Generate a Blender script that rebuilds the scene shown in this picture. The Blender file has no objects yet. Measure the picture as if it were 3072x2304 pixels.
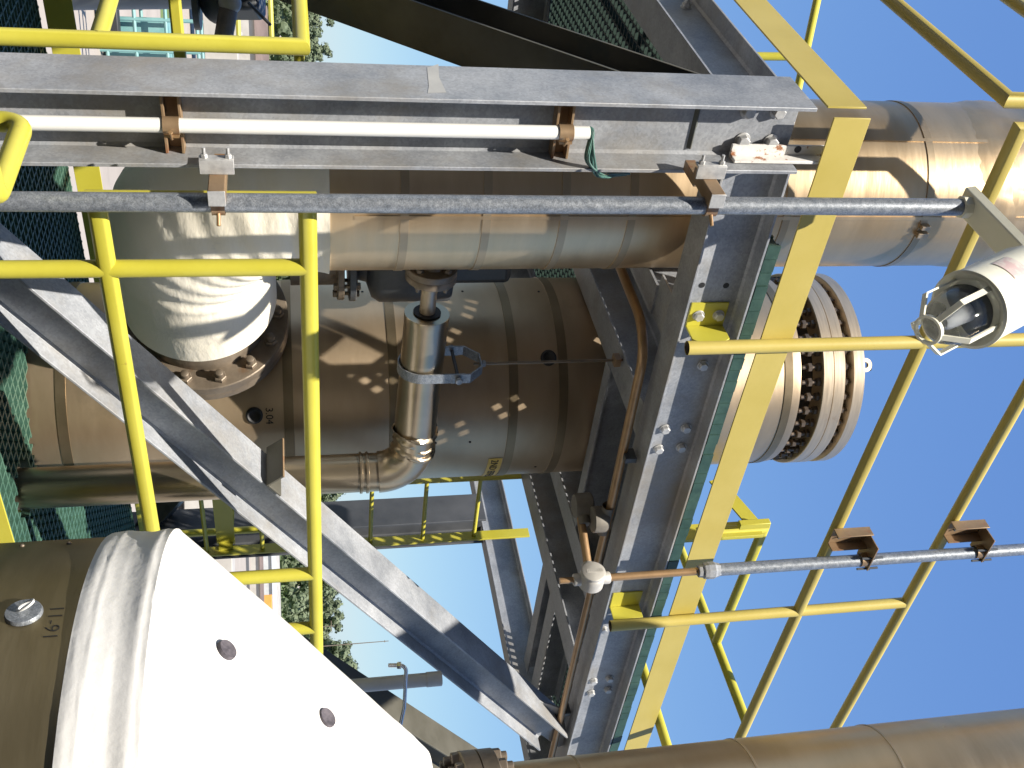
import bpy, bmesh, math, random
from mathutils import Vector, Matrix
R = math.radians
C = bpy.context.scene.collection
S = bpy.context.scene
random.seed(7)

# ------------------------------------------------------------------ camera (lying on its side), sky, sun
# world axes: X runs along the right-hand edge beam, Y along the left-hand one, Z up; the eye is at the origin
FPX, AZ, PIT, ROLL = 3122.15, R(49.05), R(11.568), R(-1.777)
_rt = Vector((1, 0, 0)); _fw = Vector((0, math.cos(PIT), math.sin(PIT))); _up = _rt.cross(_fw)
_r2 = math.cos(ROLL) * _rt + math.sin(ROLL) * _up
_u2 = -math.sin(ROLL) * _rt + math.cos(ROLL) * _up
_A = Vector((math.sin(AZ), math.cos(AZ), 0)); _B = Vector((-math.cos(AZ), math.sin(AZ), 0))
def _w(v): return Vector((v.dot(_A), v.dot(_B), v.z))
CR, CU, CF = _w(_r2), _w(_u2), _w(_fw)
cam = bpy.data.cameras.new('camera'); cam_o = bpy.data.objects.new('camera', cam); C.objects.link(cam_o)
cam_o.matrix_world = Matrix(((CU.x, -CR.x, -CF.x, 0), (CU.y, -CR.y, -CF.y, 0), (CU.z, -CR.z, -CF.z, 0), (0, 0, 0, 1)))
cam.sensor_width = 36; cam.sensor_fit = 'HORIZONTAL'; cam.lens = 36 * FPX / 3072
cam.clip_start = 0.05; cam.clip_end = 3000
S.camera = cam_o

SUN = Vector((-.37, -.41, .835)).normalized()
w = bpy.data.worlds.new("World"); S.world = w; w.use_nodes = True
nt = w.node_tree; bgn = nt.nodes['Background']
sky = nt.nodes.new('ShaderNodeTexSky'); sky.sky_type = 'NISHITA'; sky.sun_disc = False
sky.sun_elevation = math.asin(SUN.z); sky.sun_rotation = math.atan2(SUN.x, SUN.y)
sky.altitude = 20; sky.air_density = 1.0; sky.dust_density = .5; sky.ozone_density = 2.2
sp_ = nt.nodes.new('ShaderNodeSeparateColor'); cb_ = nt.nodes.new('ShaderNodeCombineColor'); nt.links.new(sky.outputs[0], sp_.inputs[0])
for i_, (ex_, sc_) in enumerate(((.76, .83), (.64, 1.23), (.32, 2.62))):   # flatten the horizon-to-zenith range the way the photograph's clear sky is
    p_ = nt.nodes.new('ShaderNodeMath'); p_.operation = 'POWER'; p_.inputs[1].default_value = ex_
    m_ = nt.nodes.new('ShaderNodeMath'); m_.operation = 'MULTIPLY'; m_.inputs[1].default_value = sc_
    nt.links.new(sp_.outputs[i_], p_.inputs[0]); nt.links.new(p_.outputs[0], m_.inputs[0]); nt.links.new(m_.outputs[0], cb_.inputs[i_])
nt.links.new(cb_.outputs[0], bgn.inputs[0]); bgn.inputs[1].default_value = 0.10
sl = bpy.data.lights.new('sun', 'SUN'); sl.energy = 5.0; sl.angle = R(.53); sl.color = (1, .93, .82)
so = bpy.data.objects.new('sun', sl); C.objects.link(so); so.rotation_euler = SUN.to_track_quat('Z', 'Y').to_euler()
so.location = (0, 0, 30)
S.view_settings.view_transform = 'Standard'; S.view_settings.look = 'None'
S.view_settings.exposure = 0.92; S.view_settings.gamma = 1
S.cycles.max_bounces = 8

def ray(x, y): return ((y - 1152) / FPX) * CR + ((x - 1536) / FPX) * CU + CF
def P(x, y, ax, v): d = ray(x, y); return d * (v / d[ax])
def K(x, y, k): return ray(x, y) * k
GZ = -8.0

# ------------------------------------------------------------------ materials
def node(t, ty, **kw):
    n = t.nodes.new(ty)
    for k, v in kw.items():
        if k in n.inputs: n.inputs[k].default_value = v
        else: setattr(n, k, v)
    return n
def ramp(t, stops):
    n = t.nodes.new('ShaderNodeValToRGB'); e = n.color_ramp.elements
    while len(e) < len(stops): e.new(.5)
    for q, (p, c) in zip(e, stops):
        q.position = p; q.color = (c[0], c[1], c[2], 1) if not isinstance(c, (int, float)) else (c, c, c, 1)
    return n
def mat(name, c1, c2, rough=.5, metal=0., scale=6., stretch=(1, 1, 1), bump=.0, bscale=40., rvar=.1, spots=None, det=6., bdist=.004, voro=None, mix=(.3, .7)):
    m = bpy.data.materials.new(name); m.use_nodes = True; t = m.node_tree; b = t.nodes['Principled BSDF']
    tc = t.nodes.new('ShaderNodeTexCoord'); mp = node(t, 'ShaderNodeMapping'); mp.inputs['Scale'].default_value = stretch
    t.links.new(tc.outputs['Object'], mp.inputs[0])
    n = node(t, 'ShaderNodeTexNoise', Scale=scale, Detail=det, Roughness=.6); t.links.new(mp.outputs[0], n.inputs['Vector'])
    r = ramp(t, [(mix[0], c1), (mix[1], c2)]); t.links.new(n.outputs['Fac'], r.inputs[0]); col = r.outputs[0]
    if voro:
        v = node(t, 'ShaderNodeTexVoronoi', Scale=voro[0]); t.links.new(mp.outputs[0], v.inputs['Vector'])
        sep = t.nodes.new('ShaderNodeSeparateColor'); t.links.new(v.outputs['Color'], sep.inputs[0])
        vr = ramp(t, [(0, voro[1]), (1, voro[2])]); t.links.new(sep.outputs[0], vr.inputs[0])
        mx = node(t, 'ShaderNodeMix', data_type='RGBA', blend_type='MULTIPLY'); mx.inputs[0].default_value = 1
        t.links.new(col, mx.inputs[6]); t.links.new(vr.outputs[0], mx.inputs[7]); col = mx.outputs[2]
    if spots:
        sc, lo, hi, sc_col = spots
        n2 = node(t, 'ShaderNodeTexNoise', Scale=sc, Detail=8., Roughness=.7); t.links.new(tc.outputs['Object'], n2.inputs['Vector'])
        r2 = ramp(t, [(lo, 0.), (hi, 1.)]); t.links.new(n2.outputs['Fac'], r2.inputs[0])
        mx = node(t, 'ShaderNodeMix', data_type='RGBA'); t.links.new(r2.outputs[0], mx.inputs[0])
        t.links.new(col, mx.inputs[6]); mx.inputs[7].default_value = (*sc_col, 1); col = mx.outputs[2]
    t.links.new(col, b.inputs['Base Color'])
    rr = node(t, 'ShaderNodeMapRange'); rr.inputs[3].default_value = max(.02, rough - rvar); rr.inputs[4].default_value = rough + rvar
    t.links.new(n.outputs['Fac'], rr.inputs[0]); t.links.new(rr.outputs[0], b.inputs['Roughness'])
    b.inputs['Metallic'].default_value = metal
    if bump:
        nb = node(t, 'ShaderNodeTexNoise', Scale=bscale, Detail=4., Roughness=.55); t.links.new(mp.outputs[0], nb.inputs['Vector'])
        bp = node(t, 'ShaderNodeBump', Strength=bump, Distance=bdist); t.links.new(nb.outputs['Fac'], bp.inputs['Height'])
        t.links.new(bp.outputs[0], b.inputs['Normal'])
    return m
M = {}
M['galv'] = mat('galvanised_steel', (.20, .215, .24), (.40, .415, .44), .50, .12, 5, bump=.12, bscale=260, spots=(1.1, .50, .68, (.27, .245, .205)), bdist=.002, voro=(150, .87, 1.12))
M['galv_pipe'] = mat('galvanised_conduit', (.20, .225, .26), (.36, .385, .42), .40, .45, 60, bump=.35, bscale=320, bdist=.0015, voro=(330, .68, 1.15))
M['yellow'] = mat('yellow_paint', (.46, .415, .04), (.535, .49, .07), .38, 0, 3, bump=.10, bscale=55, bdist=.003, spots=(26, .67, .75, (.36, .27, .04)))
M['yellow_pale'] = mat('yellow_paint_weathered', (.48, .385, .085), (.55, .45, .13), .45, 0, 3, bump=.10, bscale=50, bdist=.003, spots=(11, .66, .78, (.55, .42, .08)))
M['clad'] = mat('stainless_cladding', (.59, .435, .265), (.69, .53, .345), .38, .9, 2.2, (1, 1, 5), bump=.10, bscale=2.2, bdist=.02, spots=(1.3, .58, .75, (.43, .36, .26)))
M['clad2'] = mat('bronze_cladding', (.37, .305, .215), (.49, .41, .30), .31, .92, 3, (1, 1, .5), bump=.12, bscale=5, bdist=.02)
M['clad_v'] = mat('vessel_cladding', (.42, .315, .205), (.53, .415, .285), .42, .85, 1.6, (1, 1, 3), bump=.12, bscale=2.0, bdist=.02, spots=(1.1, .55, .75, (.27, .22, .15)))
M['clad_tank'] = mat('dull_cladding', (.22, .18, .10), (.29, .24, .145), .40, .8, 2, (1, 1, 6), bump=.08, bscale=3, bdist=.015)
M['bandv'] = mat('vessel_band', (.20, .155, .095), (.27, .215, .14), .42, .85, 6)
M['band'] = mat('cladding_band', (.42, .325, .21), (.52, .41, .28), .44, .9, 6)
M['white'] = mat('white_mastic', (.70, .69, .66), (.80, .79, .77), .6, 0, 3, bump=.3, bscale=22, bdist=.006, spots=(2.2, .62, .8, (.56, .55, .52)))
M['wrap'] = mat('white_wrap', (.84, .775, .63), (.90, .85, .73), .62, 0, 2, (1, 1, 2.4), bump=.4, bscale=13, bdist=.008, spots=(2.6, .62, .82, (.5, .48, .44)))
M['pvc'] = mat('white_pvc', (.78, .78, .75), (.84, .84, .81), .35, 0, 8)
M['rust'] = mat('rusty_flange', (.14, .112, .085), (.27, .22, .165), .48, .45, 9, bump=.3, bscale=60, spots=(6, .60, .72, (.20, .12, .065)))
M['brown'] = mat('brown_strut', (.24, .16, .09), (.36, .25, .15), .45, .35, 12, spots=(18, .55, .7, (.30, .12, .06)))
M['copper'] = mat('bronze_conduit', (.32, .20, .10), (.44, .28, .15), .38, .5, 14)
M['darksteel'] = mat('dark_steel', (.07, .066, .05), (.13, .125, .105), .6, .1, 4, spots=(3, .55, .7, (.06, .075, .075)))
M['galv_shaded'] = mat('shaded_galvanised_steel', (.05, .055, .064), (.095, .10, .11), .55, .1, 4)  # galvanised tone darkened: shade on the rear column put into the colour
M['edgegreen'] = mat('green_edge', (.02, .052, .042), (.042, .095, .075), .55, 0, 18, bump=.2, bscale=150, spots=(30, .66, .78, (.10, .17, .13)))
M['ventgrey'] = mat('light_grey_pipe', (.46, .46, .45), (.58, .58, .57), .5, 0, 4, spots=(6, .62, .7, (.40, .39, .36)))
M['palegrey'] = mat('pale_patch_grey', (.42, .42, .41), (.52, .52, .50), .55, 0, 9)
M['green'] = mat('green_grating_shaded', (.010, .026, .02), (.022, .05, .038), .7, 0, 18, bump=.2, bscale=150)  # grating green darkened: shade under the upper platform put into the colour
M['green_deck'] = mat('green_deck', (.035, .09, .066), (.07, .155, .112), .55, 0, 18, bump=.2, bscale=150, spots=(30, .62, .75, (.18, .28, .21)))  # lighter copy of the grating green for the lit lower deck
M['dkgrey'] = mat('dark_grey_paint', (.055, .062, .07), (.10, .11, .125), .45, .1, 6, bump=.1, bscale=60)
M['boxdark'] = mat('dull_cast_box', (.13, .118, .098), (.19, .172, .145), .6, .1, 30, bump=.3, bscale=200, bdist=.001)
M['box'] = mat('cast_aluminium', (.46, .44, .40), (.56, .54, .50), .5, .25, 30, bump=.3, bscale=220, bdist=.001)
M['steel'] = mat('machined_steel', (.46, .37, .27), (.58, .48, .36), .4, .7, 8, (1, 1, 14), spots=(4, .6, .75, (.36, .24, .16)))
M['stud'] = mat('dark_stud', (.09, .07, .055), (.18, .14, .11), .45, .5, 20)
M['ss'] = mat('bright_tube', (.62, .62, .62), (.72, .72, .72), .25, .9, 10)
M['bolt'] = mat('galvanised_bolt', (.40, .40, .40), (.56, .56, .55), .5, .35, 60, bump=.2, bscale=300, bdist=.001)
M['black'] = mat('black_rubber', (.012, .012, .014), (.03, .03, .032), .6, 0, 30)
M['plug'] = mat('foam_plug', (.05, .045, .055), (.13, .115, .13), .8, 0, 60, bump=.6, bscale=120)
M['wire'] = mat('green_wire', (.03, .09, .08), (.08, .17, .14), .4, 0, 20)
M['redtag'] = mat('faded_red_print', (.70, .52, .50), (.77, .70, .64), .5, 0, 34, mix=(.42, .55))
M['ink'] = mat('black_ink', (.01, .01, .01), (.02, .02, .02), .6)
M['signy'] = mat('sign_yellow', (.70, .47, .08), (.76, .52, .10), .5, 0, 8)
M['cream'] = mat('cream_paint', (.72, .70, .56), (.80, .78, .65), .4, 0, 6, bump=.1, bscale=60)
M['rustwhite'] = mat('chipped_white_paint', (.72, .70, .66), (.78, .77, .74), .55, 0, 8, bump=.3, bscale=60, spots=(22, .56, .62, (.34, .14, .06)))
M['concrete'] = mat('yard_concrete', (.27, .235, .205), (.35, .31, .275), .85, 0, .12, spots=(.5, .55, .75, (.24, .215, .19)))
M['asphalt'] = mat('asphalt', (.045, .044, .042), (.075, .073, .07), .9, 0, .6)
M['grass'] = mat('grass', (.07, .12, .03), (.16, .20, .07), .95, 0, .5, bump=.5, bscale=8, bdist=.1)
M['leaf'] = mat('tree_leaves', (.085, .115, .065), (.14, .165, .095), .8, 0, .22, det=3)  # lightened and muted: distance haze put into the leaf colour
M['bark'] = mat('bark', (.10, .08, .06), (.16, .13, .1), .9)
M['teal'] = mat('teal_paint', (.13, .29, .285), (.20, .36, .35), .5, 0, 1.5)
M['bldg'] = mat('pale_cladding', (.32, .30, .275), (.42, .40, .37), .7, 0, .6)
M['roofbr'] = mat('brown_roof', (.12, .085, .07), (.18, .13, .11), .8, 0, .5)
M['orange'] = mat('orange_paint', (.62, .25, .05), (.70, .32, .08), .5, 0, 1)
M['greybox'] = mat('grey_sheet', (.36, .37, .38), (.46, .47, .48), .6, 0, 1)
M['glassd'] = mat('dark_glass', (.02, .025, .03), (.04, .05, .06), .12, 0, 3)
g = bpy.data.materials.new('clear_glass'); g.use_nodes = True; gb = g.node_tree.nodes['Principled BSDF']
gt = g.node_tree; gn = node(gt, 'ShaderNodeTexNoise', Scale=8.); gr = ramp(gt, [(.3, (.80, .84, .88)), (.7, (.9, .92, .94))])
gt.links.new(gn.outputs['Fac'], gr.inputs[0]); gt.links.new(gr.outputs[0], gb.inputs['Base Color'])
gb.inputs['Transmission Weight'].default_value = 1; gb.inputs['Roughness'].default_value = .06; gb.inputs['IOR'].default_value = 1.3
M['glass'] = g

# ------------------------------------------------------------------ mesh builder
V = Vector
class MB:
    def __init__(s): s.v = []; s.f = []
    def add(s, vs, fs):
        o = len(s.v); s.v += [V(x) for x in vs]; s.f += [tuple(i + o for i in q) for q in fs]; return s
    def box(s, lo, hi):
        x0, y0, z0 = lo; x1, y1, z1 = hi
        return s.add([(x0, y0, z0), (x1, y0, z0), (x1, y1, z0), (x0, y1, z0), (x0, y0, z1), (x1, y0, z1), (x1, y1, z1), (x0, y1, z1)],
                     [(3, 2, 1, 0), (4, 5, 6, 7), (0, 1, 5, 4), (1, 2, 6, 5), (2, 3, 7, 6), (3, 0, 4, 7)])
    def obox(s, c, ax, ay, az):           # oriented box: centre and three half-extent vectors
        c, ax, ay, az = V(c), V(ax), V(ay), V(az)
        vs = [c + i * ax + j * ay + k * az for k in (-1, 1) for (i, j) in ((-1, -1), (1, -1), (1, 1), (-1, 1))]
        fs = [(3, 2, 1, 0), (4, 5, 6, 7), (0, 1, 5, 4), (1, 2, 6, 5), (2, 3, 7, 6), (3, 0, 4, 7)]
        if ax.cross(ay).dot(az) < 0: fs = [q[::-1] for q in fs]
        return s.add(vs, fs)
    def ext(s, prof, p0, p1, u, v):       # closed profile [(a,b)] in axes u,v swept p0->p1
        p0, p1, u, v = V(p0), V(p1), V(u), V(v); n = len(prof)
        vs = [p0 + a * u + b * v for a, b in prof] + [p1 + a * u + b * v for a, b in prof]
        fs = [(i, (i + 1) % n, n + (i + 1) % n, n + i) for i in range(n)] + [tuple(range(n - 1, -1, -1)), tuple(range(n, 2 * n))]
        if u.cross(v).dot(p1 - p0) < 0: fs = [q[::-1] for q in fs]
        return s.add(vs, fs)
    def tube(s, pts, r, n=20, cap=True, inner=None):
        pts = [V(p) for p in pts]; rs = r if isinstance(r, (list, tuple)) else [r] * len(pts)
        d = (pts[1] - pts[0]).normalized(); a = d.orthogonal().normalized(); b = d.cross(a)
        ring = [(a * math.cos(2 * math.pi * i / n) + b * math.sin(2 * math.pi * i / n)) for i in range(n)]
        rows = []
        for k, p in enumerate(pts):
            if k == 0: rows.append([p + rs[0] * q for q in ring]); continue
            din = (p - pts[k - 1]).normalized()
            if k < len(pts) - 1:
                dout = (pts[k + 1] - p).normalized(); nb = (din + dout)
                nb = nb.normalized() if nb.length > 1e-6 else din
                rows.append([p + rs[k] * q - din * ((rs[k] * q).dot(nb) / din.dot(nb)) for q in ring])
                rot = din.rotation_difference(dout); ring = [rot @ q for q in ring]
            else: rows.append([p + rs[k] * q for q in ring])
        vs = [q for row in rows for q in row]; fs = []
        for k in range(len(rows) - 1):
            for i in range(n): fs.append((k * n + i, k * n + (i + 1) % n, (k + 1) * n + (i + 1) % n, (k + 1) * n + i))
        if cap: fs += [tuple(range(n - 1, -1, -1)), tuple(range((len(rows) - 1) * n, len(rows) * n))]
        return s.add(vs, fs)
    def lathe(s, c, axis, prof, n=48, a0=0, a1=2 * math.pi):  # prof [(r, h)] along axis from c
        c, d = V(c), V(axis).normalized(); a = d.orthogonal().normalized(); b = d.cross(a)
        full = abs(a1 - a0 - 2 * math.pi) < 1e-6; m = n if full else n + 1; vs = []
        for r, h in prof:
            for i in range(m):
                t = a0 + (a1 - a0) * i / n; vs.append(c + d * h + (a * math.cos(t) + b * math.sin(t)) * r)
        fs = []
        for k in range(len(prof) - 1):
            for i in range(n): j = (i + 1) % m; fs.append((k * m + i, k * m + j, (k + 1) * m + j, (k + 1) * m + i))
        return s.add(vs, fs)
    def cyl(s, c, axis, r, h, n=48): return s.lathe(c, axis, [(1e-4, 0), (r, 0), (r, h), (1e-4, h)], n)
    def hexb(s, c, axis, r, h, shaft=0, rs=0):
        s.lathe(c, axis, [(1e-4, 0), (r, 0), (r, h * .85), (r * .86, h), (1e-4, h)], 6)
        if shaft: s.lathe(c, axis, [(rs, h * .9), (rs, h + shaft), (rs * .8, h + shaft + .002), (1e-4, h + shaft + .002)], 12)
        return s
    def sphere(s, c, r, n=16, m=10, sc=(1, 1, 1)):
        c = V(c); vs = []
        for k in range(m + 1):
            p = math.pi * k / m
            for i in range(n):
                t = 2 * math.pi * i / n; vs.append(c + V((r * sc[0] * max(math.sin(p), 1e-4) * math.cos(t), r * sc[1] * max(math.sin(p), 1e-4) * math.sin(t), r * sc[2] * math.cos(p))))
        fs = [(k * n + i, (k + 1) * n + i, (k + 1) * n + (i + 1) % n, k * n + (i + 1) % n) for k in range(m) for i in range(n)]
        return s.add(vs, fs)
    def build(s, name, m, parent=None, smooth=True, bevel=0, base=None):
        if parent is None:
            if base is None:
                zs = min(q.z for q in s.v); n = len(s.v); base = V((sum(q.x for q in s.v) / n, sum(q.y for q in s.v) / n, zs))
            off = V(base)
        else: off = woff(parent)
        me = bpy.data.meshes.new(name); me.from_pydata([tuple(q - off) for q in s.v], [], s.f); me.update()
        bm = bmesh.new(); bm.from_mesh(me); bmesh.ops.remove_doubles(bm, verts=bm.verts, dist=2e-4)
        bmesh.ops.recalc_face_normals(bm, faces=bm.faces); bm.to_mesh(me); bm.free()
        o = bpy.data.objects.new(name, me); C.objects.link(o); me.materials.append(M[m])
        if smooth: me.shade_smooth(); me.set_sharp_from_angle(angle=R(38))
        if parent: o.parent = parent
        else: o.location = off
        if bevel:
            bv = o.modifiers.new('edge_wear', 'BEVEL'); bv.width = bevel; bv.segments = 2; bv.limit_method = 'ANGLE'; bv.angle_limit = R(50)
            bv.harden_normals = False
        return o
def woff(o):
    p = V((0, 0, 0))
    while o: p = p + o.location; o = o.parent
    return p
def tag(o, label=None, cat=None, group=None, kind=None):
    if label: o['label'] = label
    if cat: o['category'] = cat
    if group: o['group'] = group
    if kind: o['kind'] = kind
    return o
def thing(name, label, cat, loc, group=None):
    o = bpy.data.objects.new(name, None); o.empty_display_size = .05; C.objects.link(o); o.location = loc
    return tag(o, label, cat, group)
def arc(p0, pc, p1, n=8, r=None):         # round the corner pc of p0-pc-p1 with radius r
    p0, pc, p1 = V(p0), V(pc), V(p1); a = (p0 - pc).normalized(); b = (p1 - pc).normalized()
    ang = a.angle(b); t = r / math.tan(ang / 2); s0 = pc + a * t; cen = pc + (a + b).normalized() * (r / math.sin(ang / 2))
    v0 = s0 - cen; v1 = pc + b * t - cen; out = []
    for i in range(n + 1):
        f = i / n; th = v0.angle(v1); out.append(cen + (math.sin((1 - f) * th) * v0 + math.sin(f * th) * v1) / math.sin(th))
    return out
def wprof(d, b, tf, tw, k=.008):          # wide-flange section, depth along second axis
    h, w2, t = d / 2, b / 2, tw / 2
    q = [(-w2, -h), (w2, -h), (w2, -h + tf), (t + k, -h + tf), (t, -h + tf + k), (t, h - tf - k), (t + k, h - tf), (w2, h - tf), (w2, h),
         (-w2, h), (-w2, h - tf), (-t - k, h - tf), (-t, h - tf - k), (-t, -h + tf + k), (-t - k, -h + tf), (-w2, -h + tf)]
    return q
def wbeam(p0, p1, d, b, tf, tw, depth):   # depth = direction of the section's depth
    p0, p1, v = V(p0), V(p1), V(depth).normalized(); u = v.cross((p1 - p0).normalized())
    return MB().ext(wprof(d, b, tf, tw), p0, p1, u, v)
PR = .0242                                 # handrail pipe radius
X, Y, Z = V((1, 0, 0)), V((0, 1, 0)), V((0, 0, 1))

# ================================================================== ground and far surroundings
def hdir(deg):
    f = V((CF.x, CF.y, 0)).normalized(); r = V((f.y, -f.x, 0)); return f * math.cos(R(deg)) + r * math.sin(R(deg))
def sheet(name, m, pts, z, kind='structure', th=None):
    mb = MB(); mb.add([(p[0], p[1], z) for p in pts], [tuple(range(len(pts)))])
    o = mb.build(name, m, smooth=False, base=(0, 0, z)); return tag(o, kind=kind)
def gpt(deg, dist): return hdir(deg) * dist
sheet('plant_floor', 'asphalt', [(36 * math.cos(i / 40 * 6.2832), 36 * math.sin(i / 40 * 6.2832)) for i in range(40)], GZ + .006)  # dark floor disc, widened and darkened to cut light bounced from the ground
sheet('ground', 'concrete', [(-1500, -1500), (1500, -1500), (1500, 1500), (-1500, 1500)], GZ)
def strip(name, m, d0, d1, z, a0=-70, a1=75):
    f = V((CF.x, CF.y, 0)).normalized(); r = V((f.y, -f.x, 0)); mb = MB()
    pts = [f * d0 - r * 160, f * d0 + r * 200, f * d1 + r * 200, f * d1 - r * 160]
    return sheet(name, m, pts, z)
strip('grass_verge', 'grass', 70, 78, GZ + .008)
strip('grass_field', 'grass', 240, 1400, GZ + .008)
strip('service_road', 'asphalt', 150, 158, GZ + .008)

def treeline():
    rnd = random.Random(3); mb = MB()
    for row, (d, n) in enumerate(((330, 120), (352, 120), (300, 40))):
        for i in range(n):
            dg = -42 + 84 * (i + rnd.random() * .8) / n; b = gpt(dg, d + rnd.uniform(-8, 8)); b.z = GZ
            h = rnd.uniform(15, 22) * (1.08 if row < 2 else .62) * (1.0 + .06 * math.sin(dg * .5)); wd = rnd.uniform(2.8, 5.2)
            lob = [(V((rnd.uniform(-1, 1) * wd * .6, rnd.uniform(-1, 1) * wd * .6, h * rnd.uniform(.35, .86))), rnd.uniform(.3, .55) * wd) for _ in range(14)]
            lob.append((V((0, 0, h * .9)), wd * .4)); lob.append((V((0, 0, h * .2)), wd * .8)); lob.append((V((0, 0, h * .45)), wd * .85))
            for c, r in lob: mb.sphere(b + c, r * .66, 8, 5, (1, 1, rnd.uniform(.8, 1.1)))
            for c, r in lob:
                for _ in range(64):
                    n3 = V((rnd.gauss(0, 1), rnd.gauss(0, 1), rnd.gauss(0, 1))).normalized(); p = b + c + n3 * r * rnd.uniform(.55, 1.08)
                    s = rnd.uniform(.20, .50); t1 = n3.orthogonal().normalized(); t1.rotate(Matrix.Rotation(rnd.uniform(0, 6.28), 3, n3)); t2 = n3.cross(t1) + n3 * rnd.uniform(-.6, .6)
                    mb.add([p - t1 * s - t2 * s * .6, p + t1 * s * .7 - t2 * s, p + t1 * s + t2 * s * .7, p - t1 * s * .6 + t2 * s], [(0, 1, 2, 3)])
            mb.tube([b, b + V((0, 0, h * .6))], [.35, .15], 5, False)
    o = mb.build('treeline', 'leaf', smooth=False, base=(0, 0, GZ)); tag(o, kind='stuff')
treeline()

def far_box(name, label, cat, deg, dist, sz, m, z=GZ, extra=None):
    t = thing(name, label, cat, gpt(deg, dist) + V((0, 0, z)))
    d = hdir(deg); r = V((d.y, -d.x, 0)); c = gpt(deg, dist) + V((0, 0, z + sz[2] / 2))
    b = MB().obox(c, r * sz[0] / 2, d * sz[1] / 2, Z * sz[2] / 2); b.build('body', m, t, bevel=.05)
    return t, d, r, c
def trailer(deg, dist, label, wlen=9.0):
    t, d, r, c = far_box('box_trailer', label, 'trailer', deg, dist, (wlen, 2.5, 2.7), 'bldg', GZ + 1.1)
    for k in (-.42, -.33, .3, .39):
        w_ = gpt(deg, dist) + r * wlen * k - d * 1.0; w_.z = GZ + .5
        MB().lathe(w_, d, [(1e-4, 0), (.5, 0), (.5, .28), (1e-4, .28)], 16).build('wheel', 'black', t)
    MB().obox(c - V((0, 0, 1.45)) , r * wlen * .48, d * .9, Z * .09).build('chassis', 'dkgrey', t)
    MB().obox(c - d * 1.27, r * .02, d * .015, Z * 1.25).build('rib', 'greybox', t)
trailer(-17.6, 96, 'long pale box trailer parked left of the brown shed', 13)
trailer(8.5, 66, 'white box trailer seen between the ladder rungs', 7)
def frame_rack(deg, dist):
    t = thing('teal_equipment_skid', 'teal framed equipment skid standing on the yard', 'equipment', gpt(deg, dist) + V((0, 0, GZ)))
    d = hdir(deg); r = V((d.y, -d.x, 0)); b0 = gpt(deg, dist) + V((0, 0, GZ)); mb = MB()
    for i in range(5):
        for j in (0, 1):
            p = b0 + r * (i - 2) * 1.3 + d * j * 2.4; mb.tube([p, p + Z * 4.2], .09, 8)
    for zz in (.3, 1.5, 2.8, 4.1):
        for j in (0, 1): mb.tube([b0 - r * 2.6 + d * j * 2.4 + Z * zz, b0 + r * 2.6 + d * j * 2.4 + Z * zz], .08, 8)
    mb.build('frame', 'teal', t)
    MB().lathe(b0 + r * -1.5 + d * 1.2 + Z * .2, Z, [(1e-3, 0), (.7, 0), (.7, 3.2), (.3, 3.7), (1e-3, 3.75)], 20).build('vessel', 'teal', t)
    MB().obox(b0 + r * 1.0 + d * 1.3 + Z * 1.5, r * 1.1, d * .7, Z * 1.3).build('panel', 'teal', t, bevel=.04)
    MB().obox(b0 + r * -.2 - d * .5 + Z * .6, r * .9, d * .35, Z * .35).build('motor', 'black', t, bevel=.06)
frame_rack(-19.0, 50)
def shed(deg, dist, sz, label, wallm, roofm):
    t = thing('storage_shed', label, 'shed', gpt(deg, dist) + V((0, 0, GZ)))
    d = hdir(deg); r = V((d.y, -d.x, 0)); b0 = gpt(deg, dist) + V((0, 0, GZ)); L, W, H = sz
    MB().obox(b0 + Z * H / 2, r * L / 2, d * W / 2, Z * H / 2).build('wall', wallm, t)
    MB().ext([(-W / 2 - .4, 0), (W / 2 + .4, 0), (0, H * .35)], b0 - r * (L / 2 + .4) + Z * (H + .01), b0 + r * (L / 2 + .4) + Z * (H + .01), d, Z).build('roof', roofm, t)
    for k in (-.25, .22): MB().obox(b0 + r * L * k - d * (W / 2 + .03) + Z * 1.4, r * 1.2, d * .03, Z * 1.4).build('door', 'greybox', t)
shed(-16.3, 135, (16, 8, 4.2), 'low shed with brown roof far across the yard', 'bldg', 'roofbr')
shed(12.6, 168, (70, 5, 1.3), 'long low brown-roofed shed before the orange container', 'bldg', 'roofbr')
shed(13.0, 206, (80, 9, 2.0), 'long grey shed beyond the orange container', 'greybox', 'greybox')
shed(12.4, 236, (90, 9, 2.0), 'long pale shed in front of the treeline', 'bldg', 'bldg')
def container(deg, dist, m, label):
    t, d, r, c = far_box('shipping_container', label, 'container', deg, dist, (3.0, 2.4, 2.2), m)
    mb = MB()
    for k in range(10): mb.obox(c - d * 1.23 + r * (-1.3 + k * .288), r * .06, d * .03, Z * 1.0)
    mb.build('corrugation', m, t)
container(11.2, 192, 'orange', 'orange shipping container in front of the grey shed')
container(12.9, 194, 'dkgrey', 'dark shipping container beside the orange one')
def pole(deg, dist, h, label):
    t = thing('utility_pole', label, 'pole', gpt(deg, dist) + V((0, 0, GZ))); b0 = gpt(deg, dist) + V((0, 0, GZ))
    MB().tube([b0, b0 + Z * h], [.15, .07], 8).build('mast', 'bark', t)
    d = hdir(deg); r = V((d.y, -d.x, 0)); MB().obox(b0 + Z * (h - .8), r * (1.1 if h < 20 else .2), d * .06, Z * .07).build('crossarm', 'bark', t)
pole(12.6, 230, 14, 'slim utility pole standing before the trees')
pole(13.6, 215, 24, 'tall thin mast rising above the treeline')
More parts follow.
